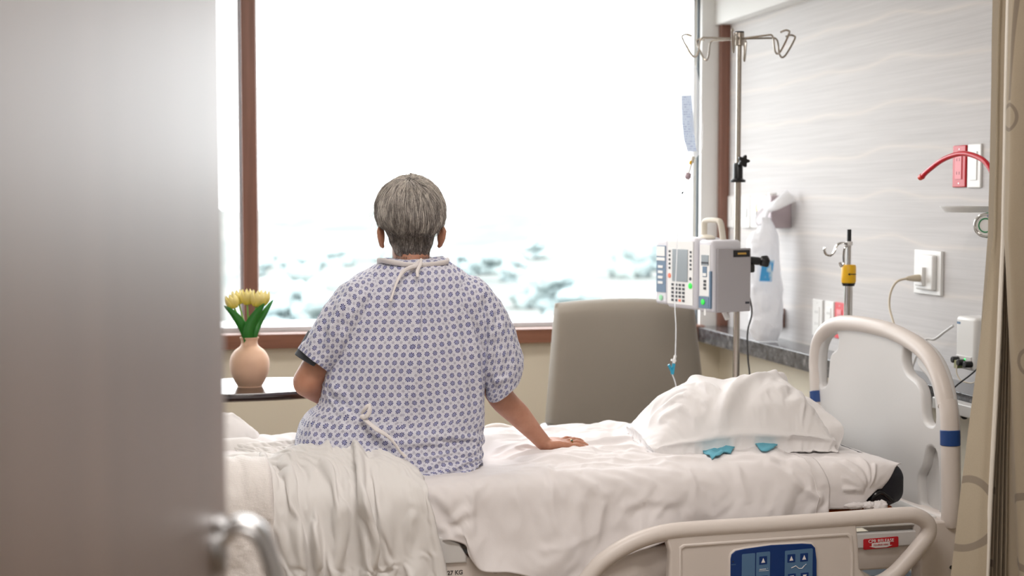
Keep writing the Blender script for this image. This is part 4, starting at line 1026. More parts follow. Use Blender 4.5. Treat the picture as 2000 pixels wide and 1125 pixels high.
# hands
def hand(wr, fwd, up, side, spread, bends, lengths=(.070, .078, .073, .058)):
    """fwd: towards the fingertips, up: back of the hand, side: towards the thumb"""
    L = .088
    for k, u in enumerate((.026, .009, -.009, -.026)):
        b_ = wr+fwd*.006+side*u*.6; kn_ = wr+fwd*(L-abs(u-.006)*.35)+side*u*1.15
        mb.tube([b_, b_*.5+kn_*.5+up*.003, kn_], [.015, .0145, .0115], 14, flat=.95); mb.ball(kn_, .0108, 12)
        f2 = (fwd+side*spread[k]).normalized(); p = kn_; r = .0092 if k < 3 else .0082; ang = 0; pts = [p-f2*.01]; rr = [r*1.15]
        for q, (fr, bd) in enumerate(zip((.46, .30, .24), bends[k])):
            ang += bd; d = f2*math.cos(ang)-up*math.sin(ang); p2 = p+d*lengths[k]*fr; pts += [p.copy(), (p+p2)/2]; rr += [r*(1.06-.10*q), r*(.95-.10*q)]; p = p2
        pts.append(p); rr.append(r*.68); mb.tube(pts, rr, 12); mb.ball(p, r*.68, 10)
        tips.append((p, d.copy(), up.copy(), f2))
    t0 = wr+fwd*.018+side*.020-up*.004; t1 = t0+(fwd*.72+side*.68).normalized()*.040; t2 = t1+(fwd*.9+side*.42).normalized()*.030; t3 = t2+(fwd*.97+side*.2).normalized()*.026
    mb.tube([t0, (t0+t1)/2, t1, t2, t3], [.0155, .0140, .0115, .0100, .0070], 14); mb.ball(t3, .0070, 10); tips.append((t3, (t3-t2).normalized(), up.copy(), fwd))
tips = []
fwdR = Vector((.95, .31, -.03)).normalized(); upR = Vector((0.06, -.08, .99)).normalized(); upR = (upR-fwdR*upR.dot(fwdR)).normalized(); sideR = upR.cross(fwdR)
wrh = Vector((1.030, 4.207, .752))
hand(wrh, fwdR, upR, sideR, (.26, .09, -.08, -.26), [(-.12, .30, .22), (-.16, .34, .22), (-.14, .34, .24), (-.08, .30, .22)])
tipsR = tips; tips = []
fwdL = Vector((.75, .60, -.30)).normalized(); upL = Vector((-.1, .1, 1)); upL = (upL-fwdL*upL.dot(fwdL)).normalized(); sideL = fwdL.cross(upL)*-1
hand(wrL+fwdL*.006, fwdL, upL, sideL, (.1, .03, -.03, -.1), [(.3, .4, .3)]*4)
o = mb.build('tmp_body', M['skin'], None)
rm = o.modifiers.new('remesh', 'REMESH'); rm.mode = 'VOXEL'; rm.voxel_size = .0036
smf = o.modifiers.new('smooth', 'SMOOTH'); smf.factor = .5; smf.iterations = 4
me = evaluated_mesh(o); bpy.data.objects.remove(o)
bodyo = link_mesh('body', me, M['skin']); PP(bodyo)
for s in (-1, 1):
    e = HC+Vector((s*.031, .072, -.002)); x = MB().ball(e, .0125, 20).build('eye', M['eye'], None); PP(x); y_ = MB().ball(e+Vector((0, .0085, 0)), (.006, .0045, .006), 16).build('iris', M['ink'], x)
for (p, d, u_, f_) in tipsR:
    sd_ = d.cross(u_).normalized(); un = sd_.cross(d).normalized(); R3 = Matrix((sd_, d, un)).transposed()
    x = MB().ball(p-d*.004+un*.0042, (.0050, .0068, .0016), 14, R=R3).build('fingernail', M['nail'], None); PP(x)
# ring with a green stone on the ring finger
kn3 = wrh+fwdR*(.088-abs(-.009-.006)*.35)+sideR*(-.009)*1.15; f3 = (fwdR+sideR*-.08).normalized(); a_ = -.14
d3 = f3*math.cos(a_)-upR*math.sin(a_); rc = kn3+d3*.014; n1 = d3.cross(Vector((0, 0, 1))).normalized(); n2 = n1.cross(d3)
rg = MB().tube([rc+n1*math.cos(2*PI*k/28)*.0104+n2*math.sin(2*PI*k/28)*.0104 for k in range(28)], .0019, 8, closed=True).build('ring', M['gold'], None); PP(rg); rg['label'] = 'gold ring with a green stone'
sc_ = rc+(Vector((0, -.6, .8)).normalized())*.0118
mb2 = MB().ball(sc_, (.0042, .0042, .0032), 12); mb2.build('stone', M['emerald'], rg)
# grey cuff on the upper left arm
cfd = (elL-shL).normalized(); c0_ = A(613, 690, 4.13)
x = MB().tube([c0_-cfd*.05+Vector((0.002, 0, 0)), c0_, c0_+cfd*.030+Vector((-.002, 0, 0))], [.0475, .0475, .0465], 28).build('arm_cuff', M['cuff'], None, bevel=.003); PP(x)

# ---------------------------------------------------------------- gown
def gpt(px, py): p = at(px, py, Y=4.04); return p
rows = [  # view y, left x, right x of the torso part (seen outline), back Y, front Y
    (508, 768, 872, 4.100, 4.225), (514, 760, 884, 4.082, 4.24), (524, 728, 912, 4.060, 4.25), (540, 695, 935, 4.043, 4.262), (575, 664, 950, 4.024, 4.275), (620, 652, 955, 4.014, 4.285), (680, 644, 955, 4.010, 4.29), (730, 636, 953, 4.010, 4.29),
    (775, 634, 950, 4.004, 4.30), (795, 626, 950, 3.998, 4.33), (810, 600, 950, 3.992, 4.40), (835, 586, 949, 3.984, 4.50), (870, 577, 948, 3.972, 4.56), (905, 580, 947, 3.958, 4.60), (925, 640, 945, 3.952, 4.60), (938, 690, 940, 3.960, 4.60)]
rows = np.array(rows, float)
nz_, na = 112, 210; ys = np.linspace(508, 938, nz_)
def ri(c): 
    return np.interp(ys, rows[:, 0], rows[:, c])
def smooth1(a, k=5):
    ker = np.hanning(2*k+1); ker /= ker.sum(); return np.convolve(np.pad(a, k, 'edge'), ker, 'valid')
L_, R__, Bk, Fr = (smooth1(ri(c), 3) for c in (1, 2, 3, 4))
xl = np.array([gpt(a, y).x for a, y in zip(L_, ys)]); xr = np.array([gpt(a, y).x for a, y in zip(R__, ys)]); zz = np.array([gpt(800, y).z for y in ys])
th = np.linspace(-PI, PI, na, endpoint=False)       # -pi/2 is the middle of the back
V = np.zeros((na, nz_, 3))
for i in range(nz_):
    cx_ = (xl[i]+xr[i])/2; hx = (xr[i]-xl[i])/2; yb, yf = Bk[i], Fr[i]; ymid = yb+.12
    c, s = np.cos(th), np.sin(th); p = 2.5; rr = (np.abs(c)**p+np.abs(s)**p)**(-1/p)
    V[:, i, 0] = cx_+hx*rr*c; V[:, i, 1] = np.where(s < 0, ymid+(ymid-yb)*rr*s, ymid+(yf-ymid)*rr*s); V[:, i, 2] = zz[i]
P = V.reshape(-1, 3)
# bottom hem sags over the sheet: dips at the back middle
hemz = np.array([(gpt(x, y).x, gpt(x, y).z) for x, y in [(570, 905), (640, 915), (700, 915), (745, 932), (780, 938), (860, 925), (905, 918), (945, 905)]])
Nn = grid_normals(P, na, nz_, True)
ctr = np.array([.6, 4.15, 0]); flipm = ((P-ctr)*Nn)[:, :2].sum(1) < 0
if flipm.mean() > .5: Nn = -Nn
GF = [  # gown folds in view points on the back: height, width
    ([(815, 535), (812, 600), (806, 680), (795, 760), (785, 830)], .012, .014), ([(830, 530), (835, 560), (828, 620)], .009, .010), ([(800, 545), (790, 600), (795, 640)], -.006, .012),
    ([(780, 760), (760, 820), (750, 880), (745, 930)], .010, .010), ([(800, 640), (790, 720), (765, 780)], -.007, .014),
    ([(720, 560), (690, 620), (670, 690)], .009, .016), ([(700, 550), (670, 600), (655, 640)], .008, .012), ([(745, 560), (720, 640), (700, 720)], .006, .020),
    ([(640, 735), (670, 750), (700, 790), (712, 808)], .012, .010), ([(655, 740), (680, 790), (708, 815)], .010, .010), ([(636, 760), (660, 795), (705, 820)], -.009, .010), ([(600, 815), (650, 822), (706, 822)], .010, .008), ([(615, 870), (660, 850), (705, 826)], .010, .010),
    ([(650, 890), (680, 855), (708, 828)], -.010, .008), ([(590, 850), (640, 840), (700, 825)], .008, .010), ([(668, 900), (690, 860), (712, 828)], .010, .009), ([(712, 812), (750, 818), (800, 822), (870, 828), (925, 845)], .006, .010), ([(720, 825), (760, 840), (820, 835), (900, 860)], .005, .012), ([(680, 720), (700, 760), (712, 800)], .006, .012),
    ([(880, 560), (890, 620), (900, 700), (905, 780)], .006, .016), ([(910, 570), (925, 640), (930, 720), (935, 800)], .009, .011), ([(935, 590), (942, 680), (944, 780), (942, 880)], .009, .010), ([(860, 545), (862, 600), (868, 660)], .006, .012), ([(900, 640), (915, 740), (920, 850)], -.006, .010),
    ([(850, 700), (860, 780), (880, 860)], .004, .02), ([(820, 900), (850, 880), (885, 925)], .005, .010), ([(930, 880), (900, 895), (860, 915)], .006, .010), ([(760, 880), (790, 915), (840, 930)], .006, .010), ([(735, 700), (745, 760), (735, 800)], .005, .014), ([(940, 840), (900, 830), (850, 800)], .004, .014), ([(850, 620), (880, 660), (930, 690)], .004, .014)]
fg = [([(gpt(*p).x, gpt(*p).z) for p in pl], a, w) for pl, a, w in GF]
backw = np.clip(-np.repeat(np.sin(th), nz_)*3+.6, 0, 1)
h = folds_field(P[:, [0, 2]], fg)*backw+.0055*fbm(np.c_[P[:, 0], P[:, 1], P[:, 2]*.45], 10, 4)+.0022*fbm(P, 34, 3)
# the right back panel overlaps the left: a small step along the opening
ov = np.array([(gpt(*p).x, gpt(*p).z) for p in [(818, 520), (812, 600), (806, 690), (782, 790), (762, 860), (756, 935)]]); d_, t_, s_ = _seg_dist(P[:, [0, 2]], ov)
xo = np.interp(P[:, 2], ov[::-1, 1], ov[::-1, 0]); h += .0035*np.clip((P[:, 0]-xo)/.003, 0, 1)*backw*np.clip(1-(P[:, 0]-xo)/.25, 0, 1)
P = P+Nn*h[:, None]
zmin = np.interp(P[:, 0], hemz[:, 0], hemz[:, 1]); P[:, 2] = np.where(P[:, 1] < 4.06, np.maximum(P[:, 2], zmin), np.maximum(P[:, 2], .722))
P[:, 2] = np.where(P[:, 1] > 4.30, np.maximum(P[:, 2], .722), P[:, 2])
# cloth grown out to meet the bed
perim = np.zeros((na, nz_)); G = P.reshape(na, nz_, 3); dth = np.linalg.norm(np.diff(V, axis=0), axis=2)
ub = .19; arc = np.zeros((na, nz_)); arc[1:] = np.cumsum(dth, 0); i0 = na//4; arc -= arc[i0:i0+1]
vl = np.r_[0, np.cumsum(np.hypot(np.diff(zz), np.diff(Bk)))]
# warp of the print so it follows the cloth on both panels
wu = .006*fbm(np.c_[P[:, 0], P[:, 2]]*1.0, 5, 3).reshape(na, nz_); side_ = (P[:, 0] > xo).reshape(na, nz_)
sl_ = .035
def uvg(a, c_, i_, k_):
    a2 = a % na; u = arc[a2, c_] if a < na else arc[na-1, c_]+.003; v = -vl[c_]; sg_ = side_[i_, k_]
    return (u+wu[a2, c_]+(v*.16 if sg_ else v*-.02)+(.009 if sg_ else 0), v-(u*.05 if sg_ else 0)+wu[a2, c_]*.5)
me = grid_mesh('hospital_gown', P, na, nz_, uv=uvg, closed_u=True, flip=True); gown = link_mesh('hospital_gown', me, M['gown'])
Nn2 = grid_normals(P, na, nz_, True); Nn2 = Nn2 if ((P-np.array([.6, 4.15, 0]))*Nn2)[:, :2].sum(1).mean() > 0 else -Nn2
core = link_mesh('core', grid_mesh('core', V.reshape(-1, 3)-Nn2*.012, na, nz_, closed_u=True, flip=True), M['navy'])
simulate(gown, [core], frames=11, pin=[1.0 if (k % nz_) < 3 or (k % nz_) > nz_-3 else 0 for k in range(na*nz_)], shrink=-.03, bend=1.0, mass=.25, gravity=.5, selfc=False, dist=.003)
drop(core); subd(gown); PP(gown)
gown['label'] = 'white gown printed with small navy flowers, tied at the back'
# close the neck with a sloping yoke so that the collar hugs the neck
top_ = P.reshape(na, nz_, 3)[:, 0]
def sleeve(rs, depth, yc, seedn, folds, curl=.0, ny=None):
    """rings given by outer/inner view points"""
    nr, nsg = 130, 150; tt = np.linspace(0, len(rs)-1, nr); O = np.array([tuple(at(*r[0], Y=yc)) for r in rs]); I = np.array([tuple(at(*r[1], Y=yc)) for r in rs])
    def ip(A_): 
        P_ = smooth_path([Vector(a) for a in A_], 12); P_ = np.array([tuple(p) for p in P_]); return np.array([np.interp(tt, np.linspace(0, len(rs)-1, len(P_)), P_[:, k]) for k in range(3)]).T
    O, I = ip(O), ip(I); dp = np.interp(tt, range(len(rs)), depth); C = (O+I)/2; H = (O-I)/2; a = np.linspace(0, 2*PI, nsg, endpoint=False)
    V = np.zeros((nsg, nr, 3))
    for k in range(nr):
        c, s = np.cos(a), np.sin(a); p = 2.3; rr = (np.abs(c)**p+np.abs(s)**p)**(-1/p)
        V[:, k] = C[k]+H[k]*(rr*c)[:, None]+np.array([0, 1, 0])*(dp[k]*rr*s)[:, None]
    P = V.reshape(-1, 3); N_ = grid_normals(P, nsg, nr, True); cc = np.repeat(C[None], nsg, 0).reshape(-1, 3)
    if ((P-cc)*N_).sum(1).mean() < 0: N_ = -N_
    fg = [([(at(*p, Y=yc-.06).x, at(*p, Y=yc-.06).z) for p in pl], a_, w) for pl, a_, w in folds]; bw = np.clip(-np.repeat(np.sin(a), nr)*3+.6, 0, 1)
    edge = np.tile(np.clip((tt-(len(rs)-1.6))/1.6, 0, 1), nsg)
    h = folds_field(P[:, [0, 2]], fg)*bw+.005*fbm(P+seedn, 13, 4)+.002*fbm(P, 36, 3)+edge*.006*np.sin(np.repeat(a, nr)*5+seedn)
    P = P+N_*h[:, None]
    cl = np.r_[0, np.cumsum(np.linalg.norm(np.diff(C, axis=0), axis=1))]; pr_ = np.linalg.norm(H, axis=1).mean()+np.mean(dp)
    def uv(i, j, *_): return (i/nsg*PI*pr_*1.02+.11, -cl[j]*1.05+.03)
    me = grid_mesh('sleeve', P, nsg, nr, uv=uv, closed_u=True); o = link_mesh('sleeve', me, M['gown'], gown); 
    so = o.modifiers.new('th', 'SOLIDIFY'); so.thickness = .002; so.offset = -1; return o
sleeve([((722, 532), (755, 600)), ((688, 545), (725, 640)), ((655, 574), (700, 672)), ((630, 608), (680, 694)), ((606, 644), (660, 712)), ((582, 680), (640, 724))], [.07, .085, .09, .088, .084, .082], 4.125, 2,
       [([(700, 545), (660, 610), (625, 690)], .009, .012), ([(680, 575), (650, 640), (640, 710)], .009, .012), ([(650, 590), (620, 650), (600, 690)], .007, .010), ([(640, 640), (620, 680), (612, 715)], -.008, .010), ([(720, 560), (680, 620), (655, 700)], .008, .014)])
sleeve([((905, 532), (870, 600)), ((935, 545), (895, 640)), ((963, 572), (920, 680)), ((988, 612), (935, 720)), ((1006, 655), (946, 755)), ((1019, 700), (952, 778)), ((1014, 738), (957, 784))], [.07, .085, .09, .085, .080, .074, .062], 4.125, 6,
       [([(955, 590), (955, 680), (953, 770)], .010, .010), ([(975, 610), (980, 680), (965, 760)], .008, .014), ([(990, 640), (1003, 690), (990, 740)], .007, .012), ([(940, 570), (948, 640), (948, 720)], -.009, .008), ([(960, 745), (990, 735), (1012, 715)], .007, .010), ([(930, 560), (965, 590), (995, 640)], .006, .014)])
# shoulder yoke between collar and shoulders
def ribbon(name, pts, wd, m_, par, ups=None, tw=0, thick=.0012):
    P_ = smooth_path(pts, 8); n = len(P_); vs = []
    for i, p in enumerate(P_):
        d = (P_[min(i+1, n-1)]-P_[max(i-1, 0)]).normalized(); sd = d.cross(Vector((0, -1, .1))).normalized(); ww = .72*wd if isinstance(wd, (int, float)) else np.interp(i/(n-1), np.linspace(0, 1, len(wd)), wd)*.72
        an = tw*math.sin(i/(n-1)*PI*2); up = sd.cross(d); s2 = sd*math.cos(an)+up*math.sin(an)
        for k in (-1, -.33, .33, 1): vs.append(p+s2*ww*k+up*.001*(1-k*k))
    o = MB().add(vs, [(i*4+k, i*4+k+1, (i+1)*4+k+1, (i+1)*4+k) for i in range(n-1) for k in range(3)]).build(name, m_, None, sharp=180); PP(o)
    o.parent = par; o.matrix_parent_inverse = (person.matrix_basis @ PINV).inverted() @ PINV if False else Matrix.Identity(4)
    so = o.modifiers.new('th', 'SOLIDIFY'); so.thickness = thick; return o
# collar binding: loop round the neck
col_ = [gpt(762, 513), gpt(790, 517), gpt(820, 519), gpt(850, 517), gpt(884, 513)]
col_ = [Vector((.616+(p.x-.616)*.93, y, p.z)) for p, y in zip(col_, (4.088, 4.072, 4.066, 4.072, 4.088))]
loop = col_+[Vector((.716, 4.15, 1.325)), Vector((.69, 4.225, 1.290)), Vector((.617, 4.250, 1.270)), Vector((.545, 4.225, 1.290)), Vector((.518, 4.15, 1.325))]
lp = smooth_path(loop, 8, True); o = MB().tube(lp, .0085, 12, closed=True, flat=.4, up=(0, 1, .3)).build('neck_binding', M['tie'], gown, sharp=180)
yk = []; nl = len(lp); 
# yoke surface from the collar down to the torso top ring
rngt = [Vector(p) for p in top_[::4]]; vs = []; 
def nearest(a): 
    return min(range(len(lp)), key=lambda i: (Vector((lp[i].x-.618, lp[i].y-4.16)).normalized()-a).length)
for q in rngt:
    a = Vector((q.x-.618, q.y-4.16)).normalized(); c = lp[nearest(a)]
    for k in range(8): f = k/7; p = c*(1-f)+q*f; p.z += .006*math.sin(PI*f); vs.append(p)
n_ = len(rngt); yo = MB().add(vs, [(i*8+k, ((i+1) % n_)*8+k, ((i+1) % n_)*8+k+1, i*8+k+1) for i in range(n_) for k in range(7)])
me = yo.mesh('yoke'); uvl = me.uv_layers.new(name='UVMap')
for lpi in me.loops: co = me.vertices[lpi.vertex_index].co; uvl.data[lpi.index].uv = (co.x, co.z+co.y)
link_mesh('yoke', me, M['gown'], gown)
# ties
def g2(px, py, y): return at(px, py, Y=y)
ribbon('neck_tie', [g2(818, 521, 4.055), g2(803, 522, 4.040), g2(788, 530, 4.028), g2(778, 545, 4.018), g2(770, 565, 4.010), g2(763, 588, 4.004)], [.005, .009, .008, .0055, .004, .0042], M['tie'], gown, tw=.3)
ribbon('neck_tie', [g2(800, 526, 4.045), g2(812, 518, 4.050), g2(820, 510, 4.052), g2(824, 505, 4.050)], [.008, .009, .007, .003], M['tie'], gown)
ribbon('neck_tie', [g2(823, 506, 4.048), g2(821, 516, 4.040), g2(815, 530, 4.030), g2(816, 541, 4.020)], [.003, .007, .0065, .004], M['tie'], gown)
ribbon('waist_tie', [g2(706, 808, 3.985), g2(712, 800, 3.975), g2(718, 793, 3.972), g2(724, 790, 3.975)], [.004, .007, .008, .005], M['tie'], gown)
ribbon('waist_tie', [g2(722, 792, 3.972), g2(722, 803, 3.968), g2(716, 813, 3.968), g2(707, 818, 3.978)], [.005, .009, .008, .004], M['tie'], gown, tw=.3)
ribbon('waist_tie', [g2(705, 814, 3.985), g2(718, 824, 3.970), g2(735, 838, 3.962), g2(755, 850, 3.955), g2(770, 865, 3.950), g2(782, 882, 3.944), g2(793, 893, 3.940)], [.004, .0085, .010, .007, .0055, .0055, .006], M['tie'], gown, tw=.5)
x = MB().ball(g2(708, 814, 3.978), (.008, .006, .007), 16).build('tie_knot', M['tie'], gown)

# ---------------------------------------------------------------- hair
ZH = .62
def hair():
    cap = MB(); seg = 48; m = 30; vs = []
    r2 = np.random.default_rng(5)
    zt = np.array([1.322, 1.337, 1.368, 1.395, 1.410, 1.428, 1.451, 1.489, 1.515, 1.538, 1.554, 1.564, 1.572]); wx = np.array([.054, .058, .066, .073, .080, .092, .1000, .0990, .087, .070, .051, .032, .0])
    wb = np.array([.040, .048, .062, .076, .092, .103, .108, .104, .094, .078, .056, .032, .0]); zt, wx, wb = zt, wx, wb
    def surf(th_, ph):      # th: azimuth (0 = +X, -pi/2 = back), ph: polar angle from the top
        c = math.cos(ph); z = HC.z+.012+(c*.123 if c > 0 else c*.127); z = max(1.322, min(1.5719, z))
        rx = np.interp(z, zt, wx); rb = np.interp(z, zt, wb); rf = min(rb, .092)
        s_ = math.sin(th_); return Vector((HC.x+rx*math.cos(th_), HC.y-.012+(rb if s_ < 0 else rf)*s_, z))
    # scalp cap
    for i in range(m+1):
        for k in range(seg):
            t = 2*PI*k/seg; front = max(0, math.sin(t)); lim = math.radians(146)-front**.6*math.radians(88); sidew = abs(math.cos(t))**3; lim -= sidew*math.radians(34)
            q_ = surf(t, max(.03, lim*i/m)); vs.append(Vector((HC.x+(q_.x-HC.x)*.90, HC.y+(q_.y-HC.y)*.90, q_.z-.006*(1-i/m))))
    cap.add(vs, [(i*seg+k, i*seg+(k+1) % seg, (i+1)*seg+(k+1) % seg, (i+1)*seg+k) for i in range(m) for k in range(seg)])
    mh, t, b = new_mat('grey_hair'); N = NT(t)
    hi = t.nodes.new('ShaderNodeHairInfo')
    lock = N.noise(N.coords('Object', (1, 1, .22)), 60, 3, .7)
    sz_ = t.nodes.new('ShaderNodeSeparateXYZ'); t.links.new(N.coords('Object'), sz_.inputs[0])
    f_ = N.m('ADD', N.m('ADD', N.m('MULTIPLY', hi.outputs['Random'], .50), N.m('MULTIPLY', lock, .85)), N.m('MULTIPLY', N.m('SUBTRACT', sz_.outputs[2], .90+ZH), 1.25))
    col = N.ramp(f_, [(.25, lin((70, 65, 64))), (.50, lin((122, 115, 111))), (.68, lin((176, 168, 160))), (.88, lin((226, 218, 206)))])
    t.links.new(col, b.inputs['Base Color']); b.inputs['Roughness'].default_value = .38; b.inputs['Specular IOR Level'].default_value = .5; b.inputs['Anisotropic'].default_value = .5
    mc, t, b = new_mat('scalp_hair'); N = NT(t); b.inputs['Roughness'].default_value = .7
    t.links.new(N.ramp(N.noise(N.coords('Object', (1, 1, .2)), 220, 3), [(.35, lin((60, 55, 52))), (.65, lin((112, 104, 98)))]), b.inputs['Base Color'])
    h = cap.build('hair', mc, None, sharp=180); PP(h); h['label'] = 'short layered grey hair'
    pts = []; sizes = []; rads = []; K = 9
    CROWN = Vector((-.06, -.34, .94)).normalized()
    def add(pp, r0): 
        sizes.append(len(pp)); pts.extend(pp); rads.extend([r0*(1-.75*(i/(len(pp)-1))**2) for i in range(len(pp))])
    for q in range(17000):
        th_ = r2.uniform(-PI, PI); front = max(0, math.sin(th_)); sidew = abs(math.cos(th_))**4
        lim = 163-front**.6*99-sidew*50
        u = r2.uniform(0, 1)**.85; ph0 = math.radians(4+(lim-4)*u)
        lower = ph0 > math.radians(100) and front < .3
        cl = fbm(np.array([[math.cos(th_)*.9, math.sin(th_)*.9, ph0*.35]]), 4.2, 2)[0]
        if lower: ln_h, lift, dth = math.radians(r2.uniform(10, 20)), .003, .25*cl-.10*math.cos(th_)*0
        else: ln_h, lift, dth = math.radians(r2.uniform(30, 62)), .010+.007*cl, .30*cl+.12*math.sin(th_*2+.8)*(ph0)
        pp = []; cut = math.radians(106+5*cl-sidew*12)
        v0 = Vector((math.sin(ph0)*math.cos(th_), math.sin(ph0)*math.sin(th_), math.cos(ph0))); ax = CROWN.cross(v0)
        if ax.length < 1e-3: continue
        swirl = dth*1.3+r2.normal(0, .06)+.25*math.exp(-ax.length*3); ax = Quaternion(v0, swirl) @ ax.normalized()
        for i in range(K):
            f = i/(K-1); v = Quaternion(ax, ln_h*f) @ v0; ph = math.acos(max(-1, min(1, v.z))); t2 = math.atan2(v.y, v.x)
            ct = cut if v.y < .35 else math.radians(86)
            if not lower and ph > ct: ph = ct+(ph-ct)*.18
            o_ = surf(t2, min(ph, math.radians(176))); hv = Vector((o_.x-HC.x, o_.y-HC.y, (o_.z-HC.z)*.8)).normalized()
            k_ = lift*math.sin(PI*min(1, f*.7+.15))-(.004*f*f)+.0022*fbm(np.array([[t2*3, ph*1.2, 1]]), 3, 1)[0]
            pp.append(o_+hv*(k_-.006+(.003 if not lower else 0)))
        add(pp, r2.uniform(.00020, .00040))
    # wisps at the nape and flyaways
    for q in range(500):
        th_ = -PI/2+r2.normal(0, .55); a = surf(th_, math.radians(r2.uniform(150, 163))); d = Vector((r2.normal(0, .25), -.12, -1)).normalized(); L = r2.uniform(.012, .028)
        add([a+d*L*i/4+Vector((0, .004*(i/4)**2, 0)) for i in range(5)], .0003)
    for q in range(260):
        th_ = r2.uniform(-PI, PI); a = surf(th_, math.radians(r2.uniform(5, 95))); nrm_ = (a-HC).normalized(); tg = Vector((-nrm_.z*math.cos(th_), -nrm_.z*math.sin(th_), 1-abs(nrm_.z))).normalized()*-1; L = r2.uniform(.02, .045)
        add([a+nrm_*(.004+.012*math.sin(PI*i/5*.7))+tg*L*i/5+Vector((r2.normal(0, .0006), 0, 0)) for i in range(6)], .00016)
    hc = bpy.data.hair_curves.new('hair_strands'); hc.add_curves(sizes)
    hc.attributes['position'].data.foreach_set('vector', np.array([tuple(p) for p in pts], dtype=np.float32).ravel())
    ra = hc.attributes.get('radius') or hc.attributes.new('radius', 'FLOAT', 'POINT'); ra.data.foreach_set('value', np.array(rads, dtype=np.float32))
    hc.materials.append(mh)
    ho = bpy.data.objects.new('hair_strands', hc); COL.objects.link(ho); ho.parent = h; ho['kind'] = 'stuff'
hair()

# ================================================================== FURNITURE AND EQUIPMENT
# visitor chair between bed and window, facing the bed
ch = empty('armchair', (1.70, 5.5, 0)); tag(ch, 'high-backed taupe upholstered chair standing beyond the bed', 'chair')
def chair_back():
    n, m = 40, 30; Vf = []; 
    for i in range(n):
        for j in range(m):
            t = j/(m-1); s = -1+2*i/(n-1); z = .46+t*.625
            hw = np.interp(t, [0, .2, .8, .96, 1], [.345, .338, .302, .293, .288])
            top = .018*(1-s*s) if t > .5 else 0
            Vf.append((s*hw, .0, z+top*((t-.5)*2 if t > .5 else 0)))
    return np.array(Vf), n, m
Vf, n, m = chair_back()
def slab(Vf, n, m, th, rr, tilt=.10):
    """two skins of a padded back, joined round the rim"""
    G = Vf.reshape(n, m, 3); mb = MB()
    ii = np.linspace(-1, 1, n)[:, None]*np.ones((1, m)); jj = np.linspace(-1, 1, m)[None, :]*np.ones((n, 1))
    e = np.maximum(.10, np.clip((1-np.abs(ii)**14), 0, 1)**.5*np.clip((1-np.abs(jj)**18), 0, 1)**.5)
    F = G.copy(); B = G.copy(); F[:, :, 1] -= th/2*e+.012*(1-ii**2)*(1-jj**2); B[:, :, 1] += th/2*e
    for A in (F, B): A[:, :, 1] += (A[:, :, 2]-.46)*tilt
    k = n*m; vs = np.r_[F.reshape(-1, 3), B.reshape(-1, 3)]; fs = []
    for i in range(n-1):
        for j in range(m-1):
            a = i*m+j; fs.append((a, a+m, a+m+1, a+1)); fs.append((k+a, k+a+1, k+a+m+1, k+a+m))
    rm_ = [i*m for i in range(n)]+[(n-1)*m+j for j in range(1, m)]+[i*m+m-1 for i in range(n-2, -1, -1)]+[j for j in range(m-2, 0, -1)]
    for q in range(len(rm_)): fs.append((rm_[q], k+rm_[q], k+rm_[(q+1) % len(rm_)], rm_[(q+1) % len(rm_)]))
    mb.add(vs, fs); return mb
sm_ = slab(Vf, n, m, .12, .03); o = sm_.build('backrest', M['chair'], ch, sharp=60)
o = superbox('seat', (-.30, -.37, .34), (.30, .02, .48), (.05, .05, .045), M['chair'], ch)
for s in (-1, 1):
    o = superbox('armrest', (s*.335-.035, -.36, .56), (s*.335+.035, .0, .61), (.03, .03, .02), M['table'], ch)
    for y in (-.32, .0): MB().tube([(s*.32, y, 0), (s*.335, y, .57)], [.016, .02], 12).build('leg', M['table'], ch)
ch.rotation_euler = (0, 0, math.radians(-5))

# dark table by the window with vase and tulips
tb = empty('side_table', (.16, 5.22, 0)); tag(tb, 'dark glossy table under the tulip vase, beneath the window', 'table')
tz = at(488, 754, Y=5.2).z
MB().lathe([(0, tz-.03), (.43, tz-.03), (.445, tz-.026), (.452, tz-.015), (.452, tz-.006), (.446, tz), (0, tz)], (-.02, .0, 0), 96, R=Matrix.Diagonal((1.0, .50, 1.0))).build('tabletop', M['table'], tb)
MB().cyl((-.24, 0, .04), (-.24, 0, tz-.028), .035, 24).build('column', M['table'], tb)
MB().lathe([(0, 0), (.22, 0), (.22, .015), (.05, .04), (0, .04)], (-.24, 0, 0), seg=40).build('base', M['table'], tb)
vc = at(488, 754, Y=5.2)
vs_ = empty('vase', (vc.x, 5.2, tz)); tag(vs_, 'round peach ceramic vase holding the tulips', 'vase')
m_, t_, b_n = new_mat('peach_ceramic'); N = NT(t_); s = t_.nodes.new('ShaderNodeSeparateXYZ'); t_.links.new(N.coords('Object'), s.inputs[0])
b_n.inputs['Base Color'].default_value = (*lin((226, 186, 156)), 1); b_n.inputs['Roughness'].default_value = .55
t_.links.new(N.bump(N.m('SINE', N.m('MULTIPLY', s.outputs[2], 1900)), .4, .0012), b_n.inputs['Normal'])
prof = [(0, 0), (.042, 0), (.045, .003), (.058, .026), (.068, .052), (.0715, .078), (.0685, .104), (.055, .128), (.037, .143), (.031, .150), (.029, .158), (.030, .168), (.034, .176), (.033, .178), (.027, .168), (.024, .155), (.024, .12), (.05, .08), (.03, .01), (0, .008)]
pr = [(p.x, p.y) for p in smooth_path([Vector((a, c, 0)) for a, c in prof[:16]], 4)]+prof[16:]
MB().lathe(pr, seg=64).build('vase_body', m_, vs_)
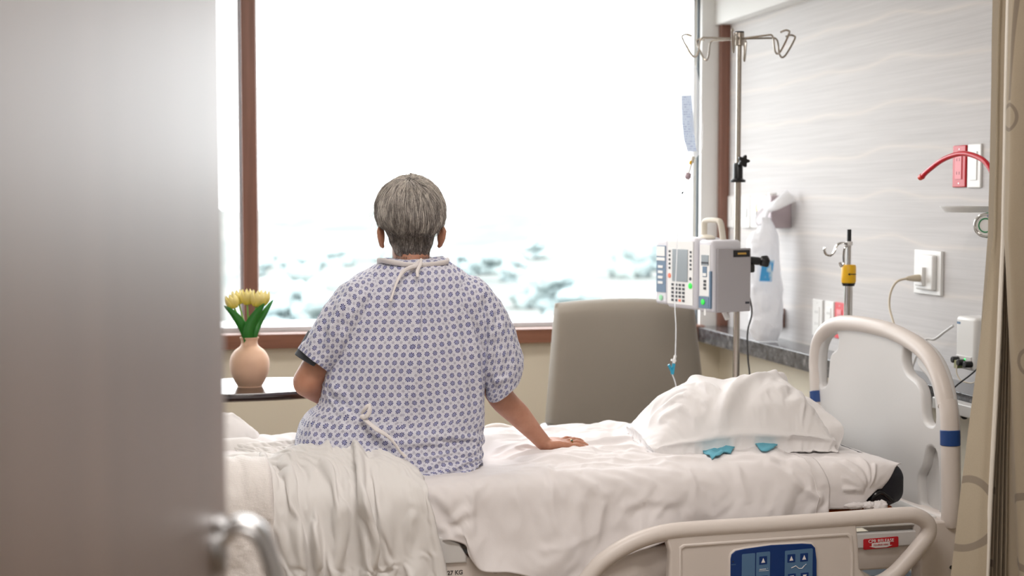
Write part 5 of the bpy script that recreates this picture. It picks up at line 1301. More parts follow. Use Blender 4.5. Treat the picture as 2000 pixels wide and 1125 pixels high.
# tulips
m_, t_, b_n = new_mat('yellow_tulip'); N = NT(t_); s = t_.nodes.new('ShaderNodeSeparateXYZ'); t_.links.new(N.coords('Object'), s.inputs[0])
c_ = N.mix(N.m('MULTIPLY', N.m('ADD', s.outputs[2], .0), 16, clamp=True), lin((242, 222, 84)), lin((253, 247, 204)))
t_.links.new(c_, b_n.inputs['Base Color']); b_n.inputs['Roughness'].default_value = .5
tr_ = t_.nodes.new('ShaderNodeBsdfTranslucent'); t_.links.new(c_, tr_.inputs[0]); ms_ = t_.nodes.new('ShaderNodeMixShader'); ms_.inputs[0].default_value = .35
t_.links.new(b_n.outputs[0], ms_.inputs[1]); t_.links.new(tr_.outputs[0], ms_.inputs[2]); t_.links.new(ms_.outputs[0], t_.nodes['Material Output'].inputs[0]); M['petal'] = m_
def petal(mb, ang, R, h, open_, wdt, tip):
    n, m = 9, 12; vs = []
    for j in range(m):
        t = j/(m-1); rad = R*math.sin(PI*(.10+.72*t))**.62*(1+open_*t); z = h*t
        ww = wdt*math.sin(PI*min(1, .12+t*.86))**.6*(1-.25*t)
        for i in range(n):
            s = -1+2*i/(n-1); a = ang+s*ww; q = rad*(1-.10*s*s)+.0010*s; vs.append((math.cos(a)*q, math.sin(a)*q, z-.006*s*s*t+tip*(1-abs(s))*t**4))
    fs = [(j*n+i, j*n+i+1, (j+1)*n+i+1, (j+1)*n+i) for j in range(m-1) for i in range(n-1)]
    mb.add(vs, fs)
def tulip(px, py, Y, tilt, az, h, R, label, leafdef=None):
    """py: centre of the bloom"""
    c = at(px, py, Y=Y); dirz = Vector((math.sin(tilt)*math.cos(az), math.sin(tilt)*math.sin(az), math.cos(tilt)))
    base = c-dirz*h*.5; t = empty('tulip', (base.x, base.y, base.z)); tag(t, label, 'tulip', 'yellow tulips in the vase')
    rot = Vector((0, 0, 1)).rotation_difference(dirz).to_matrix()
    mb = MB()
    for k in range(3): petal(mb, k*2*PI/3+.4, R*.90, h*.98, .0, 1.05, .002)
    for k in range(3): petal(mb, k*2*PI/3+.4+PI/3, R, h, .03, 1.0, .003)
    mb.v = [tuple(rot @ Vector(v)) for v in mb.v]
    o = mb.build('bloom', M['petal'], t, sharp=180); so = o.modifiers.new('th', 'SOLIDIFY'); so.thickness = .0008
    neck = Vector((vc.x, 5.2, tz+.165))+Vector((random.uniform(-.008, .008), random.uniform(-.008, .008), 0))
    path = smooth_path([Vector((0, 0, 0)), (neck-base)*.35-dirz*.02, (neck-base), (neck-base)+Vector((0, 0, -.09))], 6)
    MB().tube(path, .0032, 10).build('stem', M['stalk'], t); return t, base
def leaf(t, base, pts, wd, twist=0):
    P = smooth_path([Vector(p)-base for p in pts], 6); n = len(P); vs = []; fs = []
    for i, p in enumerate(P):
        f = i/(n-1); w_ = wd*(math.sin(PI*min(1, .10+f*.90))**.75); d = (P[min(i+1, n-1)]-P[max(i-1, 0)]).normalized()
        sd = d.cross(Vector((0, 1, .15))).normalized(); up = sd.cross(d)
        for k in (-1, -.5, 0, .5, 1): vs.append(p+(sd*math.cos(twist*f)+up*math.sin(twist*f))*w_*k+up*(-abs(k)*w_*-.35))
    for i in range(n-1):
        for k in range(4): fs.append((i*5+k, i*5+k+1, (i+1)*5+k+1, (i+1)*5+k))
    o = MB().add(vs, fs).build('leaf', M['leaf'], t, sharp=180); so = o.modifiers.new('th', 'SOLIDIFY'); so.thickness = .0012
nk = lambda dx=0, dy=0: (vc.x+dx, 5.2+dy, tz+.12)
t1, b1 = tulip(453, 589, 5.17, .35, PI*.95, .052, .025, 'yellow tulip bloom at the left edge of the bouquet, leaning left')
leaf(t1, b1, [nk(-.008, -.004), tuple(at(480, 655, Y=5.18)), tuple(at(470, 632, Y=5.16)), tuple(at(455, 612, Y=5.15)), tuple(at(437, 597, Y=5.14))], .017, .3)
t2, b2 = tulip(464, 581, 5.24, .22, PI*.9, .052, .023, 'pale yellow tulip bloom behind the left-leaning one')
t3, b3 = tulip(482, 580, 5.19, .05, PI, .056, .0235, 'tall yellow tulip bloom standing upright in the middle')
leaf(t3, b3, [nk(.0, -.01), tuple(at(485, 650, Y=5.16)), tuple(at(497, 620, Y=5.15)), tuple(at(517, 592, Y=5.14))], .020, -.3)
t4, b4 = tulip(502, 583, 5.17, .12, 0, .058, .026, 'wide yellow tulip bloom just right of the middle one, facing the bed')
leaf(t4, b4, [nk(.008, .0), tuple(at(498, 652, Y=5.19)), tuple(at(507, 628, Y=5.20)), tuple(at(520, 606, Y=5.2)), tuple(at(534, 585, Y=5.21))], .013, .2)
t5, b5 = tulip(515, 582, 5.23, .25, .2, .056, .023, 'yellow tulip bloom at the right edge, half hidden behind the wide one')
leaf(t5, b5, [nk(-.004, .01), tuple(at(482, 655, Y=5.22)), tuple(at(478, 634, Y=5.23)), tuple(at(470, 625, Y=5.24))], .012, 0)

# ---------------------------------------------------------------- infusion stand
SX, SY = 1.992, 5.05
iv = empty('infusion_stand', (SX, SY, 0)); tag(iv, 'steel infusion stand with looped hooks beside the window', 'infusion stand')
ztop, zclamp = at(1441, 62, Y=SY).z, at(1444, 330, Y=SY).z
MB().cyl((0, 0, zclamp), (0, 0, ztop-.01), .0095, 24).build('upper_pole', M['steel'], iv)
MB().cyl((0, 0, .10), (0, 0, zclamp), .0125, 24).build('lower_pole', M['steel'], iv)
hubm = MB().cyl((0, 0, ztop-.052), (0, 0, ztop-.004), .0185, 28).build('hook_hub', M['steel'], iv, bevel=.002)
MB().cyl((0, 0, ztop-.005), (0, 0, ztop+.001), .0175, 28).build('hub_cap', M['black'], iv, bevel=.001)
for ang in (6, -42, 74, -106, 130, 180):
    a = math.radians(ang-12.5); d = Vector((math.cos(a), math.sin(a), 0)); zz = ztop-.026
    P_ = [(.012, 0), (.06, .002), (.125, .004), (.140, .002), (.148, -.012), (.153, -.048), (.162, -.066), (.176, -.062), (.197, -.030), (.214, .004), (.212, .012), (.198, .016), (.178, .010)]
    pts = smooth_path([d*r+Vector((0, 0, zz+h)) for r, h in P_], 5)
    MB().tube(pts, .0037, 10).build('hook', M['steel'], iv)
z0 = at(1443, 356, Y=SY).z; z1 = at(1443, 322, Y=SY).z
cl = MB().lathe([(.0126, z0), (.028, z0), (.029, z0+.008), (.018, z0+.014), (.018, z1), (.014, z1+.008), (.0126, z1+.008)], seg=28).build('clamp', M['black'], iv)
kz = at(1447, 315, Y=SY).z; kc = Vector((.008, -.035, kz)); prof2 = []
for k in range(60):
    a = 2*PI*k/60; r = .019+.005*math.cos(5*a); prof2.append((kc.x+r*math.cos(a), kc.z+r*math.sin(a)))
plate('clamp_knob', [prof2], .016, .003, M['black'], FY(0, kc.y, 0), cl); MB().cyl((.004, 0, kz), kc, .008, 14).build('clamp_screw', M['black'], cl)
for k in range(5):
    a = 2*PI*k/5+.3; d = Vector((math.cos(a), math.sin(a), 0))
    lg = MB().tube([Vector((0, 0, .10)), d*.15+Vector((0, 0, .09)), d*.30+Vector((0, 0, .07))], [.018, .015, .012], 12).build('leg', M['steel'], iv)
    MB().lathe([(0, -.012), (.03, -.012), (.032, 0), (.03, .012), (0, .012)], d*.30+Vector((0, 0, .032)), 20, R=Matrix.Rotation(a, 3, 'Z') @ Matrix.Rotation(PI/2, 3, 'X')).build('caster', M['black'], lg)
# ---------------------------------------------------------------- infusion pump, turned to the left
pz0 = at(1405, 611, Y=4.83).z; a0 = math.radians(-72)
pl0 = at(1422, 611, Y=4.86); pump = empty('infusion_pump', (pl0.x, 4.86, pz0), a0); tag(pump, 'white infusion pump with keypad, grey screen and green buttons on the stand', 'infusion pump')
def P2(nm, lo, hi, m_, par=None, bevel=.004, seg=3):
    o = bx(nm, lo, hi, m_, par or pump, bevel); return o
# local: x runs from far-left module (-) to the side facing right (0); front is -y
W = 4
def module(nm, x0, x1, z0, z1, y0, y1, m_, bev=.01): return P2(nm, (x0, y0, z0), (x1, y1, z1), m_, bevel=bev)
hgt = .262
o = module('right_module', -.083, .0, .0, hgt, -.075, .06, M['pump'], .012)
o2 = module('main_unit', -.262, -.088, .004, hgt+.006, -.085, .05, M['pump'], .016)
o3 = module('left_module', -.345, -.267, .012, hgt-.002, -.075, .06, M['pump'], .012)
sd = P2('side_cover', (-.002, -.058, .0), (.012, .095, .232), M['pump_grey'], bevel=.003)
rr_ = P2('rear_body', (-.20, .048, .02), (.006, .094, .228), M['pump_grey'], bevel=.004)
P2('connector', (.0115, .012, .200), (.0145, .088, .225), M['black'], bevel=.001); P2('connector_pins', (.0142, .030, .209), (.0155, .070, .216), M['gold'], bevel=.0005)
P2('rating_plate', (.0118, .070, .028), (.0126, .090, .036), M['key'], bevel=.0002)
# right module face
yf = -.0755
def face(nm, x0, x1, z0, z1, m_, dy=.0015, bev=.0006, y=None): return P2(nm, (x0, (yf if y is None else y)-dy, z0), (x1, (yf if y is None else y)+.002, z1), m_, bevel=bev)
face('face_strip', -.070, -.012, .058, .245, M['plastic_white']); face('display', -.060, -.018, .170, .208, M['screen'], .003); face('display_bar', -.060, -.018, .176, .183, M['key'], .0035)
face('rate_key', -.052, -.028, .128, .166, M['pump_blue'], .003); face('key', -.050, -.030, .131, .142, M['plastic_white'], .004)
for z in (.108, .095, .082): face('key', -.046, -.032, z, z+.009, M['key'], .0035)
face('door_panel', -.072, -.014, .014, .056, M['pump_blue'], .004); face('door_edge', -.010, -.001, .014, .150, M['pump_blue'], .006)
for cx_, cz_, rx_ in ((-.046, .037, .010),): MB().lathe([(0, 0), (.0105, 0), (.0105, .002), (0, .003)], (cx_, yf-.004, cz_), 24, R=Matrix.Rotation(PI/2, 3, 'X')).build('start_button', M['green'], pump)
face('spout', -.046, -.034, -.012, .012, M['plastic_white'], .0, .002)
# main unit face
ym = -.0855
face('face_plate', -.252, -.098, .020, .255, M['plastic_white'], .0015, y=ym); face('screen', -.222, -.128, .105, .225, M['screen'], .003, y=ym)
for k in range(5):
    face('soft_key', -.244, -.234, .150+k*.0155, .158+k*.0155, M['key'], .003, y=ym); face('soft_key', -.116, -.106, .150+k*.0155, .158+k*.0155, M['key'], .003, y=ym)
for i in range(4):
    for j in range(5): face('number_key', -.226+i*.022, -.212+i*.022, .030+j*.0145, .039+j*.0145, M['key'] if (i, j) != (2, 0) else M['orange_key'], .003, .0005, y=ym)
MB().lathe([(0, 0), (.009, 0), (.009, .002), (0, .003)], (-.239, ym-.001, .125), 20, R=Matrix.Rotation(PI/2, 3, 'X')).build('stop_key', M['orange_key'], pump)
MB().lathe([(0, 0), (.011, 0), (.011, .002), (0, .003)], (-.112, ym-.001, .092), 24, R=Matrix.Rotation(PI/2, 3, 'X')).build('start_button', M['green'], pump)
MB().lathe([(0, 0), (.006, 0), (.006, .002), (0, .003)], (-.112, ym-.001, .118), 20, R=Matrix.Rotation(PI/2, 3, 'X')).build('power_key', M['key'], pump)
# left module face
face('face_strip', -.336, -.278, .058, .235, M['pump_blue']); face('display', -.334, -.282, .195, .232, M['plastic_white'], .003); face('display', -.334, -.282, .178, .190, M['plastic_white'], .003)
for z in (.150, .130, .110, .090): face('key', -.325, -.295, z, z+.010, M['plastic_white'], .003)
MB().lathe([(0, 0), (.0105, 0), (.0105, .002), (0, .003)], (-.306, yf-.001, .038), 24, R=Matrix.Rotation(PI/2, 3, 'X')).build('start_button', mat('pale_green_button', (150, 220, 170), .4), pump)
# carrying handle
hp = smooth_path([(-.055, .02, hgt-.01), (-.058, .015, hgt+.035), (-.064, .012, hgt+.062), (-.080, .012, hgt+.070), (-.140, .012, hgt+.070), (-.156, .012, hgt+.062), (-.162, .015, hgt+.035), (-.168, .02, hgt-.01)], 6)
MB().tube(hp, .0095, 14, up=(0, 1, 0), flat=1.3).build('handle', M['cream_plastic'], pump)
MB().ball((-.115, -.01, hgt+.006), (.035, .03, .012), 20).build('handle_boss', M['cream_plastic'], pump)
P2('pole_clamp', (-.05, .09, .14), (-.01, .135, .17), M['black'], bevel=.006)
# clamp knob sticking out to the right (built in world axes)
k0, k1 = at(1458, 508, Y=4.93), at(1483, 510, Y=4.93)
mb = MB().cyl(k0, k1, .015, 20); 
mb.tube([k1, k1+(k1-k0)*.15, k1+(k1-k0)*.55, k1+(k1-k0)*.7], [.012, .021, .025, .020], 5)
o = mb.build('clamp_knob', M['black'], pump, bevel=.003); o.matrix_parent_inverse = (Matrix.Translation(pump.location) @ Matrix.Rotation(a0, 4, 'Z')).inverted()
# tube end below the pump
a, c = at(1412, 605, Y=4.95), at(1421, 624, Y=4.93)
o = MB().cyl(a, c, .009, 16).build('tube_stub', M['plastic_white'], pump, bevel=.002); o.matrix_parent_inverse = (Matrix.Translation(pump.location) @ Matrix.Rotation(a0, 4, 'Z')).inverted()
# power cord of the pump
pc_ = smooth_path([at(1456, 555, Y=4.98), at(1466, 590, Y=4.99), at(1468, 615, Y=5.0), at(1460, 650, Y=5.02), at(1461, 700, Y=5.04), at(1466, 760, Y=5.06), Vector((2.1, 5.1, .3)), Vector((2.4, 5.1, .02)), Vector((2.6, 5.1, .015))], 8)
o = MB().tube(pc_, .0035, 8).build('power_cable', M['cable'], None); tag(o, 'dark grey cord hanging down beside the steel infusion stand', 'cord')
# saline bag on the left hook
def bagpt(px, py, dy=0): return at(px, py, Y=4.99+dy)
bag = empty('infusion_bag', tuple(bagpt(1350, 115))); tag(bag, 'clear plastic fluid bag with blue print hanging from the infusion stand', 'infusion bag')
T_ = -Vector(bag.location); rows = [(118, 1348, 1356), (140, 1342, 1362), (165, 1333, 1367), (190, 1329, 1370), (250, 1331, 1373), (285, 1336, 1373), (300, 1343, 1368), (308, 1350, 1360)]
def bag_mesh(rows, th, seg=28):
    mb = MB(); vs = []; ys = np.linspace(rows[0][0], rows[-1][0], 40)
    for y in ys:
        l = np.interp(y, [r[0] for r in rows], [r[1] for r in rows]); r_ = np.interp(y, [r[0] for r in rows], [r[2] for r in rows])
        a, c = bagpt(l, y), bagpt(r_, y); cc = (a+c)/2; hw = (c-a).length/2; tt = th*math.sin(PI*min(1, max(.02, (y-rows[0][0])/(rows[-1][0]-rows[0][0]))**1.6))
        for k in range(seg): q = 2*PI*k/seg; vs.append(cc+Vector((hw*math.cos(q), 0, 0))+Vector((0, tt*math.sin(q)*(.4+.6*math.sin(q)**2)**.5, 0))+T_)
    n = len(ys); fs = [(i*seg+k, i*seg+(k+1) % seg, (i+1)*seg+(k+1) % seg, (i+1)*seg+k) for i in range(n-1) for k in range(seg)]
    return mb.add(vs, fs)
bag_mesh(rows, .022).build('bag_skin', M['clear'], bag)
m_, t_, b_n = new_mat('blue_print_label'); N = NT(t_); s = t_.nodes.new('ShaderNodeSeparateXYZ'); t_.links.new(N.coords('Object'), s.inputs[0])
ln = N.m('GREATER_THAN', N.m('SINE', N.m('MULTIPLY', s.outputs[2], 700)), .1); nz = N.m('GREATER_THAN', N.noise(N.coords('Object', (1, 1, .4)), 160, 2), .52)
t_.links.new(N.mix(N.m('MULTIPLY', N.m('MULTIPLY', ln, nz), .8), lin((214, 226, 240)), lin((112, 128, 178))), b_n.inputs['Base Color']); b_n.inputs['Roughness'].default_value = .4; M['print'] = m_
tr_ = t_.nodes.new('ShaderNodeBsdfTranslucent'); tr_.inputs[0].default_value = (.62, .70, .85, 1); ms_ = t_.nodes.new('ShaderNodeMixShader'); ms_.inputs[0].default_value = .45
t_.links.new(b_n.outputs[0], ms_.inputs[1]); t_.links.new(tr_.outputs[0], ms_.inputs[2]); t_.links.new(ms_.outputs[0], t_.nodes['Material Output'].inputs[0])
lb = []; rows_l = [(187, 1328.5, 1347), (240, 1330, 1351), (275, 1334, 1354), (296, 1341, 1357)]
for y in np.linspace(187, 296, 16):
    l = np.interp(y, [r[0] for r in rows_l], [r[1] for r in rows_l]); r_ = np.interp(y, [r[0] for r in rows_l], [r[2] for r in rows_l])
    for k in range(6): 
        p = bagpt(l+(r_-l)*k/5, y); p.y -= .006+.014*math.sin(PI*(.12+.5*k/5)); lb.append(p+T_)
MB().add(lb, [(i*6+k, i*6+k+1, i*6+k+7, i*6+k+6) for i in range(15) for k in range(5)]).build('printed_label', M['print'], bag)
MB().cyl(bagpt(1354, 306)+T_, bagpt(1351, 318)+T_, .006, 14).build('port', M['cream_plastic'], bag, bevel=.001)
MB().cyl(bagpt(1349, 314, -.005)+T_, bagpt(1348, 321, -.005)+T_, .0045, 12).build('port_cap', M['yellow'], bag, bevel=.001)
# infusion line with chamber and connectors
ln_ = empty('infusion_line', tuple(bagpt(1350, 318))); tag(ln_, 'thin clear infusion tube with a drip chamber and aqua branched connector', 'tube'); T2 = -Vector(ln_.location)
MB().cyl(bagpt(1351, 318)+T2, bagpt(1344, 342)+T2, .0035, 12).build('spike', M['plastic_white'], ln_)
mb = MB().cyl(bagpt(1345, 338)+T2, bagpt(1343, 346)+T2, .010, 18, .012).cyl(bagpt(1343, 346)+T2, bagpt(1342, 350)+T2, .012, 18, .007); mb.build('chamber_cap', mat('mauve_plastic', (178, 160, 168), .4), ln_)
MB().cyl(bagpt(1343, 350)+T2, bagpt(1336, 376)+T2, .0065, 16, .005).build('drip_chamber', M['clear'], ln_)
MB().cyl(bagpt(1334, 374)+T2, bagpt(1332, 379)+T2, .004, 12).build('clip', M['key'], ln_)
tp = smooth_path([bagpt(1333, 376)+T2, bagpt(1327, 405)+T2, at(1324, 450, Y=4.86)+T2, at(1321, 520, Y=4.80)+T2, at(1318, 590, Y=4.80)+T2, at(1320, 640, Y=4.82)+T2, at(1319, 698, Y=4.83)+T2], 10)
MB().tube(tp, .0022, 8).build('tubing', M['tube'], ln_)
mb = MB().cyl(at(1319, 694, Y=4.83)+T2, at(1316, 709, Y=4.83)+T2, .005, 12).cyl(at(1311, 703, Y=4.83)+T2, at(1320, 705, Y=4.83)+T2, .004, 10); mb.build('luer_lock', M['plastic_white'], ln_)
mb = MB().cyl(at(1316, 710, Y=4.83)+T2, at(1313, 731, Y=4.83)+T2, .0062, 14).cyl(at(1306, 712, Y=4.83)+T2, at(1313, 727, Y=4.83)+T2, .0052, 14); mb.build('branched_connector', M['aqua'], ln_, bevel=.001)
tp = smooth_path([at(1313, 731, Y=4.83)+T2, at(1319, 748, Y=4.82)+T2, at(1322, 770, Y=4.80)+T2, at(1326, 800, Y=4.80)+T2, at(1330, 850, Y=4.82)+T2], 8)
MB().tube(tp, .0024, 8).build('tubing', M['tube'], ln_)

# ---------------------------------------------------------------- bed pole with hooks and yellow collar
BPX, BPY = 2.318, 4.78
bp = empty('bed_pole', (BPX, BPY, .5)); tag(bp, 'short steel bed pole with a yellow collar and curled hooks behind the headboard', 'pole')
zt_, zk0, zk1 = at(1655, 472, Y=BPY).z-.5, at(1657, 553, Y=BPY).z-.5, at(1657, 517, Y=BPY).z-.5
MB().cyl((0, 0, zk0), (0, 0, zt_), .0085, 20).build('inner_pole', M['chrome'], bp)
MB().cyl((0, 0, -.02), (0, 0, zk0), .0155, 24).build('outer_pole', M['chrome'], bp)
MB().lathe([(.01, zk0), (.024, zk0), (.0265, zk0+.006), (.0265, zk1-.006), (.023, zk1), (.01, zk1)], seg=32).build('collar', M['yellow'], bp)
MB().lathe([(.01, zk0-.010), (.021, zk0-.010), (.0245, zk0+.001), (.01, zk0+.001)], seg=32).build('collar_ring', M['black'], bp)
zz = (zk0+zk1)/2
plate('collar_arrow', [[(-.016, 0), (-.008, .005), (-.008, .0015), (.016, .0015), (.016, -.0015), (-.008, -.0015), (-.008, -.005)]], .001, .0001, M['ink'], FY(0, -.0268, zz), bp)
MB().cyl((0, 0, zt_), (0, 0, at(1654, 448, Y=BPY).z-.5), .0078, 18).build('tip', M['black'], bp, bevel=.001)
MB().cyl((0, 0, zt_-.014), (0, 0, zt_+.001), .0125, 20).build('top_collar', M['plastic_white'], bp, bevel=.001)
def bpw(l, Y): return [at(x, y, Y=Y)-Vector((BPX, BPY, .5)) for x, y in l]
MB().tube(smooth_path(bpw([(1654, 476), (1642, 475), (1634, 480), (1629, 492), (1622, 499), (1613, 496), (1610, 488), (1611, 483)], BPY-.01), 6), .0045, 10, flat=1.4, up=(0, 1, 0)).build('hook', M['chrome'], bp)
MB().tube(smooth_path(bpw([(1655, 480), (1650, 484), (1648, 498), (1648, 512), (1643, 520), (1640, 512)], BPY-.025), 6), .0045, 10).build('hook', M['chrome'], bp)

# ---------------------------------------------------------------- things on the panelled wall
def wall_box(p0, p1, th, m_, nm, par=None, bev=.004):
    """thin plate on the wall between two view points (left-top, right-bottom at mid heights)"""
    a, c = at(*p0, X=XW), at(*p1, X=XW); 
    return bx(nm, (XW-th, min(a.y, c.y), min(a.z, c.z)), (XW+.001, max(a.y, c.y), max(a.z, c.z)), m_, par, bev)
def wplate(px0, px1, pyt, pyb, nm, label, cat, m_, group=None, th=.008):
    a, c = at(px0, pyt, X=XW), at(px1, pyt, X=XW); b_ = at(px0, pyb, X=XW); y0, y1 = c.y, a.y; zt, zb = (a.z+c.z)/2, b_.z
    e = empty(nm, (XW, (y0+y1)/2, (zt+zb)/2)); tag(e, label, cat, group); hy, hz = (y1-y0)/2, (zt-zb)/2
    bx('cover_plate', (-th, -hy, -hz), (.001, hy, hz), m_, e, .003); return e, hy, hz
def receptacle(e, hy, hz, m_, th=.008):
    bx('socket_face', (-th-.003, -hy*.5, -hz*.62), (-th+.001, hy*.5, hz*.62), m_, e, .001)
    for s in (-1, 1):
        for y in (-.2, .2): bx('slot', (-th-.0035, y*hy-.0012, s*hz*.32-.005), (-th-.0025, y*hy+.0012, s*hz*.32+.005), M['ink'], e)
    for s in (-1, 1): MB().lathe([(0, 0), (.003, 0), (0, .001)], (-th-.0002, 0, s*hz*.82), 10, R=Matrix.Rotation(-PI/2, 3, 'Y')).build('screw', M['satin'], e)
G1 = 'electrical plates on the panelled wall'
e, hy, hz = wplate(1865, 1890, 284, 366, 'electrical_outlet', 'red electrical outlet beside the white plate, upper right of the wall', 'outlet', M['red'], G1); receptacle(e, hy, hz, mat('pink_socket', (226, 120, 128), .4))
e, hy, hz = wplate(1894, 1920, 281, 367, 'blank_plate', 'white blank wall plate right next to the upper red outlet', 'wall plate', M['plastic_white'], G1); bx('blank_face', (-.011, -hy*.5, -hz*.65), (-.007, hy*.5, hz*.65), M['plastic_white'], e, .001)
e, hy, hz = wplate(1590, 1609, 585, 654, 'electrical_outlet', 'tall white wall plate left of the bed pole, the leftmost low one', 'outlet', M['plastic_white'], G1); receptacle(e, hy, hz, M['plastic_white'])
e, hy, hz = wplate(1614, 1631, 588, 656, 'electrical_outlet', 'white outlet plate between the leftmost low plate and the low red one', 'outlet', M['plastic_white'], G1); receptacle(e, hy, hz, M['plastic_white'])
e, hy, hz = wplate(1634, 1652, 591, 660, 'electrical_outlet', 'low red electrical outlet behind the headboard and the bed pole', 'outlet', mat('coral_red', (214, 70, 78), .4), G1); receptacle(e, hy, hz, mat('pink_socket', (230, 140, 146), .4))
e, hy, hz = wplate(1424, 1436, 383, 444, 'switch_plate', 'white plate left of the steel stand at the far end of the wall', 'switch', M['plastic_white'], G1); bx('rocker', (-.012, -hy*.4, -hz*.5), (-.007, hy*.4, hz*.5), M['plastic_white'], e, .001)
for x0, lb_ in ((1455, 'white switch plate just right of the steel stand'), (1474, 'white switch plate second to the right of the steel stand'), (1492, 'steel-coloured gas outlet plate nearest the wall dispenser')):
    e, hy, hz = wplate(x0, x0+16, 384, 444, 'switch_plate', lb_, 'switch', M['plastic_white'] if x0 < 1490 else M['satin'], G1, .02)
    bx('rocker', (-.026, -hy*.5, -hz*.35), (-.018, hy*.5, hz*.3), M['satin'], e, .002)
    if x0 > 1490: MB().cyl((-.02, 0, hz*.3), (-.06, 0, hz*.3), .018, 20).build('gas_port', M['gold'], e, bevel=.002)
# dispenser
a, c = at(1511, 382, X=XW), at(1553, 382, X=XW); b_ = at(1553, 446, X=XW)
e = empty('wall_dispenser', (XW, (a.y+c.y)/2, (a.z+b_.z)/2)); tag(e, 'pinkish grey dispenser box on the wall above the hanging plastic bag', 'dispenser'); hy, hz = .085, (a.z-b_.z)/2
bx('housing', (-.10, -hy, -hz), (.001, hy, hz), mat('mauve_grey', (186, 172, 176), .4), e, .006)
MB().cyl((-.06, 0, -hz), (-.06, 0, -hz-.02), .02, 20).build('nozzle', M['clear'], e); MB().cyl((-.05, .02, hz), (-.05, .02, hz+.012), .02, 20).build('lid', M['plastic_white'], e)
# plastic belongings bag hanging in front of it
YB = 6.05
def bgp(x, y, dy=0): return at(x, y, Y=YB+dy)
rows_b = [(424, 1486, 1506), (440, 1482, 1512), (455, 1468, 1520), (470, 1462, 1523), (510, 1460, 1525), (560, 1461, 1528), (600, 1464, 1529), (640, 1468, 1527), (662, 1478, 1520)]
pb = empty('plastic_bag', tuple(bgp(1495, 424))); tag(pb, 'crumpled white plastic bag with blue print hanging by the wall', 'bag'); T3 = -Vector(pb.location)
nb, sb_ = 70, 72; Vb = []
for y in np.linspace(424, 664, nb):
    l = np.interp(y, [r[0] for r in rows_b], [r[1] for r in rows_b]); r_ = np.interp(y, [r[0] for r in rows_b], [r[2] for r in rows_b]); a, c = bgp(l, y), bgp(r_, y); cc = (a+c)/2; hw = (c-a).length/2
    for k in range(sb_): q = 2*PI*k/sb_; Vb.append(cc+Vector((hw*math.cos(q), min(.09, hw*.7)*math.sin(q), 0))+T3)
Vb = np.array([tuple(v) for v in Vb]); Nb = grid_normals(Vb, nb, sb_); D = .010*fbm(Vb*[1, 1, .45], 16, 4)+.006*np.abs(fbm(Vb+3, 30, 3)); Vb += Nb*D[:, None]
fs_b = [(i*sb_+k, i*sb_+(k+1) % sb_, (i+1)*sb_+(k+1) % sb_, (i+1)*sb_+k) for i in range(nb-1) for k in range(sb_)]+[tuple(reversed(range(sb_))), tuple((nb-1)*sb_+k for k in range(sb_))]
m_, t_, b_n = new_mat('white_film'); b_n.inputs['Base Color'].default_value = (.86, .86, .87, 1); b_n.inputs['Roughness'].default_value = .3
tr_ = t_.nodes.new('ShaderNodeBsdfTranslucent'); tr_.inputs[0].default_value = (.9, .9, .92, 1); ms_ = t_.nodes.new('ShaderNodeMixShader'); ms_.inputs[0].default_value = .4
t_.links.new(b_n.outputs[0], ms_.inputs[1]); t_.links.new(tr_.outputs[0], ms_.inputs[2]); t_.links.new(ms_.outputs[0], t_.nodes['Material Output'].inputs[0]); M['film'] = m_
MB().add(Vb, fs_b).build('bag_body', m_, pb, sharp=180)
st_ = smooth_path([bgp(1494, 432)+T3, bgp(1500, 410)+T3, bgp(1520, 398, -.05)+T3, bgp(1545, 382, -.06)+T3], 6)
MB().tube(st_, [.012+.030*(i/(len(st_)-1))**1.5 for i in range(len(st_))], 14, flat=.35, up=(0, 0, 1)).build('drawstring_top', m_, pb)
MB().tube(smooth_path([bgp(1492, 432)+T3, bgp(1480, 440)+T3, bgp(1476, 425)+T3, bgp(1490, 408)+T3], 6), .004, 8).build('drawstring', m_, pb)
pl_ = [(1489, 510), (1512, 508), (1507, 550), (1483, 549)]; q = [bgp(x, y, -.099)+T3 for x, y in pl_]
mb = MB(); gv = []
for i in range(10):
    for j in range(10):
        s, t = i/9, j/9; gv.append((q[0]*(1-s)+q[1]*s)*(1-t)+(q[3]*(1-s)+q[2]*s)*t)
m_, t_, b_n = new_mat('light_blue_print'); N = NT(t_)
t_.links.new(N.ramp(N.noise(N.coords('Object', (1, 1, .5)), 45, 3), [(.5, lin((70, 165, 225))), (.62, lin((205, 228, 240)))]), b_n.inputs['Base Color'])
mb.add(gv, [(i*10+j, (i+1)*10+j, (i+1)*10+j+1, i*10+j+1) for i in range(9) for j in range(9)]).build('blue_print', m_, pb)
o = wall_box((1516, 600), (1533, 640), .05, M['walnut'], 'shadow_block', None, .003); tag(o, 'small dark brown block standing in for the shadow behind the hanging plastic bag', 'box')  # solid brown block set where only a shadow falls on the wall
